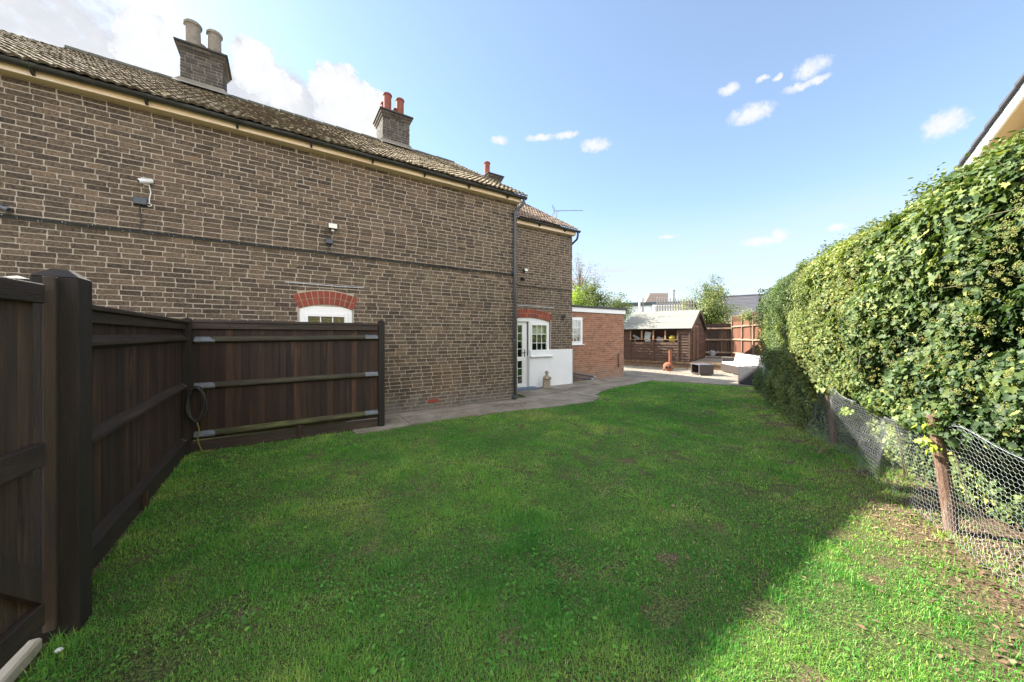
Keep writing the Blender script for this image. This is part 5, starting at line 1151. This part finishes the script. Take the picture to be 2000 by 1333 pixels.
# loose shoots standing out of the top
for _ in range(150):
    s_ = rng.uniform(-1.5, 8.1); t_ = hfront(s_, htop(s_))-rng.random()*.35; L_ = rng.uniform(.05, .20)*(1.5 if s_ < .5 and rng.random() < .3 else 1); k = 9
    f_ = np.linspace(0, 1, k); dx_ = rng.uniform(-.5, .5); P_ = hp(s_+f_*L_*dx_, htop(s_)+f_*L_, t_+f_*L_*rng.uniform(-.2, .5))
    parts.append(leaves(P_, np.tile([PN[0], PN[1], .5], (k, 1)), .045*np.ones(k)*rng.uniform(.7, 1.1, k), 'oval', np.clip(rng.normal(.6, .2, k), 0, 1)))
V, F, R_ = merge(parts); npmesh('foliage', V, [F], [R_], 'leaf', parent=hedge)
# sprigs hanging over the wire beside the nearest post
for (s_, h_, t_, n_) in ((.02, .86, .16, 7), (-.05, .72, .18, 9), (2.55, .88, .12, 14), (2.0, .62, .05, 12), (1.1, .9, .1, 8)):
    P_ = hp(s_+rng.normal(0, .05, n_), h_+rng.normal(0, .025, n_), t_+rng.normal(0, .03, n_)); V, F, R_ = leaves(P_, np.tile([PN[0], PN[1], .6], (n_, 1)), rng.uniform(.05, .085, n_), 'ivy', rng.uniform(0, 1, n_)); npmesh('sprig', V, [F], [R_], 'leaf_lime', parent=hedge)
# dark heart of the hedge
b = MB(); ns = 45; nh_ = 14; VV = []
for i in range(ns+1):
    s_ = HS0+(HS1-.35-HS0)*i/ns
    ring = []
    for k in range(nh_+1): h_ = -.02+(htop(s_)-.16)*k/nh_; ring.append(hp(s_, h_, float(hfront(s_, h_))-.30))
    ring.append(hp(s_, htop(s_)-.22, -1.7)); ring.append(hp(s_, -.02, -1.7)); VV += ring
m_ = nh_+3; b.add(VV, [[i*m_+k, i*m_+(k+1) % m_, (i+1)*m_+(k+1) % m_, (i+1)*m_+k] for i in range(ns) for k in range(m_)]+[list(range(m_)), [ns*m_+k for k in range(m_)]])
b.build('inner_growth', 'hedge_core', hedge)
# ivy flower heads
n = 1900; s = rng.uniform(HS0+1, 5.2, n); s = s-np.clip(s-2.0, 0, 9)*rng.random(n)*.6; h = .85+rng.random(n)**.9*(htop(s)-.9); t = hfront(s, h)+rng.uniform(-.03, .05, n)+np.clip(fbm(s, h, 9, 2.6, 3)-.5, 0, 1)*.3
keep = fbm(s, h, 50, 1.5, 2) > .42; s, h, t = s[keep], h[keep], t[keep]; C_ = hp(s, h, t); n = len(C_)
oc = np.array([(1, 0, 0), (-1, 0, 0), (0, 1, 0), (0, -1, 0), (0, 0, 1), (0, 0, -1)], float); of = np.array([(0, 2, 4), (2, 1, 4), (1, 3, 4), (3, 0, 4), (2, 0, 5), (1, 2, 5), (3, 1, 5), (0, 3, 5)])
K = 26; D_ = rng.normal(0, 1, (n, K, 3)); D_ /= np.linalg.norm(D_, axis=2)[:, :, None]; rad = rng.uniform(.010, .018, n)
cen = C_[:, None]+D_*rad[:, None, None]; Vb = cen[:, :, None]+oc[None, None]*rng.uniform(.0022, .0036, (n, K, 1, 1)); Fb = of[None]+(np.arange(n*K)*6)[:, None, None]
rb = np.repeat(np.clip(np.repeat(rng.random(n), K)+rng.normal(0, .12, n*K), 0, 1), 8)
npmesh('flower_heads', Vb.reshape(-1, 3), [Fb.reshape(-1, 3)], [rb], 'umbel', parent=hedge)
# stems inside, seen low down and through gaps
for _ in range(14):
    s_ = rng.uniform(-1.8, 2.6); t_ = rng.uniform(-.35, -.15); h1_ = rng.uniform(.5, 1.1); w_ = rng.uniform(-.35, .35)
    b = MB(); b.tube([hp(s_, 0, t_-.05), hp(s_+w_*.4, h1_*.4, t_), hp(s_+w_, h1_, t_+.08)], [.009, .007, .004], 5); b.build('stem', 'twig', hedge)
for _ in range(30):
    s_ = rng.uniform(-1.0, 3.4); h_ = rng.uniform(.95, 2.9); t_ = float(hfront(s_, h_)); a_ = rng.uniform(-.14, .14); b = MB(); b.tube([hp(s_, h_, t_-.10), hp(s_+a_, h_+rng.uniform(-.04, .08), t_+.03), hp(s_+a_*2, h_+rng.uniform(-.10, .10), t_+.06)], [.004, .0032, .002], 4); b.build('stem', 'twig', hedge)

# ------------------------------------------------------------------ wire netting on posts
wfz = thing('wire_netting_fence', 'sagging galvanised chicken wire fence on rusty posts in front of the ivy', 'fence', (6.7, 1.6, 0))
for (bx_, by_, h_, lx, ly, rr_) in ((4.58, .385, .95, -.10, .10, .043), (6.76, 1.65, .95, -.06, .07, .046), (8.63, 2.70, .90, 0, 0, .045), (10.33, 3.74, .85, .03, 0, .045)):
    p = MB(); p.tube([(bx_, by_, -.1), (bx_+lx*.5, by_+ly*.5, h_*.5), (bx_+lx, by_+ly, h_)], [rr_, rr_*.97, rr_*.9], 10); p.build('post', 'rust', wfz)
cell = .046; hx_ = cell; hz_ = cell*.8660*2*.5
def net(s, h):
    # nodes s (along), h (up) to world, with slack
    bul = .055*np.sin(np.clip(s, -3, 9)*2.75+1.0)*(h/.9)+(fbm(s, h, 70, 1.6, 2)-.5)*.16
    off = .075+bul*np.where(np.abs((s % 2.6)) < .1, .4, 1)+.16*np.clip(.25-h, 0, 1)
    sg = -.16*np.sin(np.clip(((s+.2) % 2.55)/2.55, 0, 1)*math.pi)*(h/.9)**1.5-.05*(fbm(s, 0*s, 80, 2, 2)-.5)*(h/.9)
    return hp(s+.05*np.sin(h*7+s*2), np.maximum(h+sg, .01), off)
rows = int(.90/(cell*.75)); colsn = int(10.6/(cell*.866)); R0 = cell/2
seg = []
for j in range(rows):
    for i in range(colsn):
        s_ = -2.6+(i+(.5 if j % 2 else 0))*cell*.866; h_ = .03+j*cell*.75
        # three edges of each hexagon (pointy top)
        p_ = [(s_+R0*math.sin(math.pi/3*k), h_+R0*math.cos(math.pi/3*k)) for k in range(6)]
        seg += [(p_[0], p_[1]), (p_[1], p_[2]), (p_[5], p_[0])]
seg = np.array(seg); A_ = net(seg[:, 0, 0], seg[:, 0, 1]); B_ = net(seg[:, 1, 0], seg[:, 1, 1])
D_ = B_-A_; Ln = np.linalg.norm(D_, axis=1)[:, None]+1e-9; T_ = D_/Ln; X_ = np.cross(T_, [PN[0], PN[1], .1]); X_ /= np.linalg.norm(X_, axis=1)[:, None]+1e-9; Y_ = np.cross(T_, X_)
dist = np.linalg.norm(A_[:, :2], axis=1); rw = (.00062+.00006*np.clip(dist-2.5, 0, 8))[:, None]
ring = [X_*rw*math.cos(a)+Y_*rw*math.sin(a) for a in (0, 2.094, 4.189)]
V = np.stack([A_+r for r in ring]+[B_+r for r in ring], 1); n = len(V); F = np.array([(0, 1, 4, 3), (1, 2, 5, 4), (2, 0, 3, 5)])[None]+(np.arange(n)*6)[:, None, None]
npmesh('netting', V.reshape(-1, 3), [F.reshape(-1, 4)], [rng.random(n*3)], 'wire', parent=wfz)
b = MB(); ss = np.linspace(-2.6, 8, 160); tp = net(ss, np.full(160, .90)); b.tube([tuple(q) for q in tp], .0016, 4); b.build('line_wire', 'wire', wfz)

# ------------------------------------------------------------------ grass
def lawn_mask(x, y):
    ok = (x > -1.04) & (y > -1.5)
    ey = np.interp(x, [p[0] for p in LAWN_EDGE], [p[1] for p in LAWN_EDGE])
    ok &= np.where(x < 1.42, y < FY-.02+.0*x, y < ey-.01)
    # patio edge line from (11,7.66) to (12.43,4.86) onward
    ok &= ((x-11.0)*2.8+(y-7.66)*1.43) < -.02
    t = (x-P0[0])*PN[0]+(y-P0[1])*PN[1]; ok &= t > -.35
    ok &= ~((x > -1.14) & (x < -.90) & (y > 2.86) & (y < 3.04)); ok &= ~((x < -1.0) & (y < 2.9))
    return ok, t
def bare(x, y, t):
    s = (x-P0[0])*PD[0]+(y-P0[1])*PD[1]
    # probability that a blade stands here
    k = np.clip((t+.38-(fbm(x, y, 11, 1.3, 3)-.5)*1.3)/.5, .30, 1)
    pt = fbm(x, y, 40, 1.6, 4); rightside = np.clip((2.6-t)/2.0, 0, 1)
    pt = fbm(x, y, 40, 3.4, 3); hole = np.clip((pt-(.70-.07*rightside))/.04, 0, 1); k = k*(1-.85*hole)
    pt2 = fbm(x, y, 60, 4.5, 3); k = k*(1-.45*np.clip((pt2-.68)/.06, 0, 1))
    k = k*(1-.8*np.clip((.62-t)/.25, 0, 1)*np.clip((.75-s)/.5, 0, 1)*np.clip(fbm(x, y, 77, 5, 2)*2.2, 0, 1))
    return k
GV = []; GF4 = []; GF3 = []; GR = []; tot = 0
def blades(n_per, r0, r1, wd, ln, sd):
    global tot
    R = np.random.default_rng(sd); amin, amax = TH-math.radians(63), TH+math.radians(63)
    n = int(n_per*(r1*r1-r0*r0)*(amax-amin)/2); r = np.sqrt(R.uniform(r0*r0, r1*r1, n)); a = R.uniform(amin, amax, n); x = r*np.sin(a); y = r*np.cos(a)
    ok, t = lawn_mask(x, y); ok &= R.random(n) < bare(x, y, t); x, y, t = x[ok], y[ok], t[ok]; n = len(x)
    tuft = fbm(x, y, 90, 3.2, 3); edge_ = np.clip(1-np.abs(x+1.02)/.14, 0, 1)+np.clip(1-np.abs(y-FY)/.12, 0, 1)*(x < 1.5)+np.clip(1-np.abs(t-.05)/.22, 0, 1)*1.2; L_ = ln*R.uniform(.5, 1.3, n)*(.65+.9*np.clip(tuft-.25, 0, 1)+.5*np.clip((tuft-.66)/.08, 0, 1)+edge_*R.random(n)*1.3); w_ = wd*R.uniform(.7, 1.3, n)
    az = R.uniform(0, 2*math.pi, n)+(fbm(x, y, 14, 2.0, 2)-.5)*6; lean = np.abs(R.normal(.55, .35, n)); kk = R.random(n) < .2; lean[kk] = R.uniform(.9, 1.35, kk.sum())
    dx_, dy_ = np.cos(az), np.sin(az); wx_, wy_ = -np.sin(az+R.normal(0, .5, n)), np.cos(az)
    z0 = gz(x, y)-.004
    def pt_(f_, side, bend):
        hh = L_*f_*np.cos(lean*bend); oo = L_*f_*np.sin(lean*bend)
        return np.stack([x+dx_*oo+wx_*w_*side, y+dy_*oo+wy_*w_*side, z0+hh], -1)
    V = np.stack([pt_(0, -.5, 1), pt_(0, .5, 1), pt_(.55, .42, .8), pt_(.55, -.42, .8), pt_(1, 0, 1.15)], 1)
    b0 = tot+np.arange(n)*5; GV.append(V.reshape(-1, 3)); GF4.append(np.stack([b0, b0+1, b0+2, b0+3], -1)); GF3.append(np.stack([b0+3, b0+2, b0+4], -1)); tot += n*5
    col = np.clip(R.normal(.38, .17, n)+(fbm(x, y, 120, .9, 3)-.5)*1.0+(fbm(x, y, 150, 5, 2)-.5)*.5+np.clip(1.4-t, 0, 1.4)*.10, 0, .93); dry = R.random(n) < .03+.13*np.clip((2.4-t)/1.4, 0, 1); col[dry] = R.uniform(.93, 1, dry.sum())
    GR.append(col)
blades(26000, .8, 2.3, .0027, .032, 1); blades(16500, 2.3, 3.6, .0033, .031, 2); blades(9000, 3.6, 5.5, .0046, .031, 3); blades(5000, 5.5, 8.5, .0066, .034, 4); blades(3200, 8.5, 14.2, .010, .034, 5)
# small broad leaves (clover, plantain) mixed in
R = np.random.default_rng(12); n = 34000; r = np.sqrt(R.uniform(.8**2, 6.5**2, n)); a = R.uniform(TH-1.1, TH+1.1, n); x = r*np.sin(a); y = r*np.cos(a)
ok, t = lawn_mask(x, y); ok &= (fbm(x, y, 200, 2.4, 3) > .56) & (R.random(n) < bare(x, y, t)+.15); x, y = x[ok], y[ok]; n = len(x)
P_ = np.stack([x, y, gz(x, y)+R.uniform(.012, .035, n)], -1); LV, LF, LR = leaves(P_, np.tile([0, 0, 1.], (n, 1)), R.uniform(.012, .030, n), 'oval', np.clip(R.normal(.35, .12, n), 0, .8), down=0)
GV.append(LV); fl_ = [np.vstack(GF4), np.vstack(GF3), LF+tot]; gr_ = np.concatenate(GR)
grass = npmesh('grass', np.vstack(GV), fl_, [gr_, gr_, LR], 'grass'); stuff(grass, 'mown green grass covering the lawn', 'grass')
# litter of dry leaves and stalks along the foot of the hedge
R = np.random.default_rng(5); n = 5200; s = R.uniform(-2.5, 8.1, n); t = np.abs(R.normal(0, .38, n))-.25; x = P0[0]+PD[0]*s+PN[0]*t; y = P0[1]+PD[1]*s+PN[1]*t
P_ = np.stack([x, y, gz(x, y)+R.uniform(.004, .02, n)], -1); LV, LF, LR = leaves(P_, np.tile([0, 0, 1.], (n, 1)), R.uniform(.015, .05, n), 'quad', R.random(n), down=0, spread=.4)
n2 = 500; a = R.uniform(TH-1.0, TH+1.05, n2); r = R.uniform(1.2, 9, n2); x = r*np.sin(a); y = r*np.cos(a); ok, _ = lawn_mask(x, y); ok &= R.random(n2) < np.clip((x-1.0)/4, .05, 1); x, y = x[ok], y[ok]; n2 = len(x)
P_ = np.stack([x, y, gz(x, y)+R.uniform(.02, .04, n2)], -1); LV2, LF2, LR2 = leaves(P_, np.tile([0, 0, 1.], (n2, 1)), R.uniform(.02, .05, n2), 'quad', R.random(n2), down=0, spread=.4)
V, F, R_ = merge([(LV, LF, LR), (LV2, LF2, LR2)]); stuff(npmesh('leaf_litter', V, [F], [R_], 'leaf_litter'), 'dry brown leaves and stalks scattered along the hedge foot', 'leaf litter')
# gravel and crumbled mortar at the foot of the wall
R = np.random.default_rng(8); n = 2600; x = R.uniform(1.5, 4.9, n); y = np.where(R.random(n) < .6, 7.18-np.abs(R.normal(0, .18, n)), R.uniform(6.3, 7.15, n)); sz = R.uniform(.004, .014, n)
Vb = np.stack([x, y, .032+0*x], -1)[:, None]+oc[None]*sz[:, None, None]*np.array([1, 1, .6]); Fb = of[None]+(np.arange(n)*6)[:, None, None]
stuff(npmesh('gravel', Vb.reshape(-1, 3), [Fb.reshape(-1, 3)], [np.repeat(R.random(n), 8)], 'concrete'), 'loose grit along the foot of the brown brick wall', 'gravel')

# ------------------------------------------------------------------ trees and shrubs
def tree(name, label, cat, base, h, crown, nleaf, lsize, lmat, trunk_r=.08, nb=26, seed=1, kind='oval', clump=.35, bare_=.0, trunk_to=None, group=None):
    """crown = (cx, cy, cz, rx, ry, rz): limbs grow from the trunk into it, leaves sit in clumps round the limb ends"""
    R = np.random.default_rng(seed); t = thing(name, label, cat, base, group); b = MB(); base = np.array(base, float); c = np.array(crown[:3]); rr = np.array(crown[3:])
    top = c+np.array([0, 0, rr[2]*.5]); b.tube([base-[0, 0, .1], base+(top-base)*.35+R.normal(0, .05, 3), base+(top-base)*.7+R.normal(0, .08, 3), top], [trunk_r, trunk_r*.75, trunk_r*.45, trunk_r*.15], 7)
    tips = []
    for k in range(nb):
        d_ = R.normal(0, 1, 3); d_ /= np.linalg.norm(d_); rad = R.random()**.4*(1 if R.random() > .12 else 1.18); e = c+d_*rr*rad; f_ = np.clip((e[2]-base[2])/(top[2]-base[2])*.75, .15, .95); s_ = base+(top-base)*f_
        m_ = (s_+e)/2+R.normal(0, .08, 3)*rr+np.array([0, 0, -.05*rr[2]]); b.tube([s_, m_, e], [trunk_r*.3, trunk_r*.18, trunk_r*.05], 4); tips += [e, e*.6+m_*.4, e*.3+m_*.7]
        for q in range(2): e2 = e+R.normal(0, .22, 3)*rr; b.tube([m_*.4+e*.6, e2], [trunk_r*.1, trunk_r*.03], 3); tips.append(e2)
    b.build('trunk', 'bark', t); tips = np.array(tips); ci = R.integers(0, len(tips), nleaf); P_ = tips[ci]+R.normal(0, 1, (nleaf, 3))*clump*.5*rr.mean()*np.array([1, 1, .8])
    out = P_-c; out /= np.linalg.norm(out, axis=1)[:, None]+1e-9; tone = R.normal(0, .22, len(tips))[ci]
    V, F, Rr = leaves(P_, out+[0, 0, .6], lsize*R.uniform(.6, 1.3, nleaf), kind, np.clip(R.normal(.45, .16, nleaf)+tone, 0, 1), down=.3)
    npmesh('crown', V, [F], [Rr], lmat, parent=t); return t
# big shrub behind the shed
c0_ = cam2w((1383-1000)/682*25, 25)
tree('shrub', 'large loose yellow green shrub behind the shed and palisade', 'shrub', (c0_[0], c0_[1], 0), 5.6, (c0_[0], c0_[1], 3.5, 1.75, 1.75, 1.45), 15000, .11, 'leaf_mid', .10, 44, 3, clump=.30)
c1_ = cam2w((1392-1000)/682*25.5, 25.5)
tree('small_tree', 'darker thin topped tree rising out of the loose shrub', 'tree', (c1_[0], c1_[1], 0), 6, (c1_[0], c1_[1], 4.75, .95, .95, 1.15), 2600, .11, 'leaf', .07, 24, 4, clump=.26)
c2_ = cam2w((1450-1000)/682*22.5, 22.5)
tree('shrub', 'low pale green shrub just above the fence near the slate roof', 'shrub', (c2_[0], c2_[1], 0), 3, (c2_[0], c2_[1], 2.5, .5, .5, .55), 900, .09, 'leaf_lime', .04, 14, 5)
# leafy tree behind the extension (shades the shed)
tree('leafy_tree', 'dark green small tree low behind the flat extension roof', 'tree', (14.1, 13.9, 0), 3.4, (14.1, 13.9, 2.35, .85, .85, 1.0), 5200, .10, 'leaf_mid', .07, 40, 6, clump=.34)
tree('leafy_tree', 'leafy green tree showing over the flat extension roof', 'tree', (14.8, 14.4, 0), 4.4, (14.8, 14.4, 3.75, 1.1, 1.0, 1.1), 7000, .10, 'leaf_mid', .09, 46, 26, clump=.30)
tree('leafy_tree', 'leafy yellow green tree crown just right of the extension roof end', 'tree', (19.3, 16.1, 0), 4.4, (19.3, 16.1, 3.5, 1.0, 1.0, 1.1), 5000, .11, 'leaf_mid', .08, 34, 16, clump=.34)
c5_ = cam2w((1132-1000)/682*18.5, 18.5)
tree('leafy_tree', 'yellow green bush between the house corner and the leafy tree', 'tree', (c5_[0], c5_[1], 0), 4.2, (c5_[0], c5_[1], 3.1, .8, .8, .95), 3600, .09, 'leaf_lime', .06, 26, 9, clump=.34)
c4_ = cam2w((1133-1000)/682*24, 24)
tree('sparse_tree', 'tall sparse autumn tree with thin twigs behind the house corner', 'tree', (c4_[0], c4_[1], 0), 7.3, (c4_[0], c4_[1], 5.0, 1.35, 1.35, 2.2), 3400, .085, 'leaf_autumn', .10, 80, 7, clump=.14)
# ivy trailing off the extension corner, growth on the far fence
for (pp, rr3, n_, lab) in (((20.4, 8.35, 2.65), (.5, .4, .35), 700, 'leafy shoots spilling over the trellis beside the hedge end'),):
    t = thing('climber', lab, 'climber', (pp[0], pp[1], .3)); P_ = np.array(pp)+rng.normal(0, .5, (n_, 3))*np.array(rr3); V, F, R_ = leaves(P_, np.tile([-.5, .7, .5], (n_, 1)), .09*rng.uniform(.6, 1.2, n_), 'oval', rng.random(n_)); npmesh('foliage', V, [F], [R_], 'leaf_mid', parent=t)
    b = MB(); b.tube([(pp[0]+.1, pp[1]-.05, .1), (pp[0], pp[1], pp[2])], .02, 5); b.build('stem', 'bark', t)

for o in bpy.data.objects:
    if '_o' in o: del o['_o']
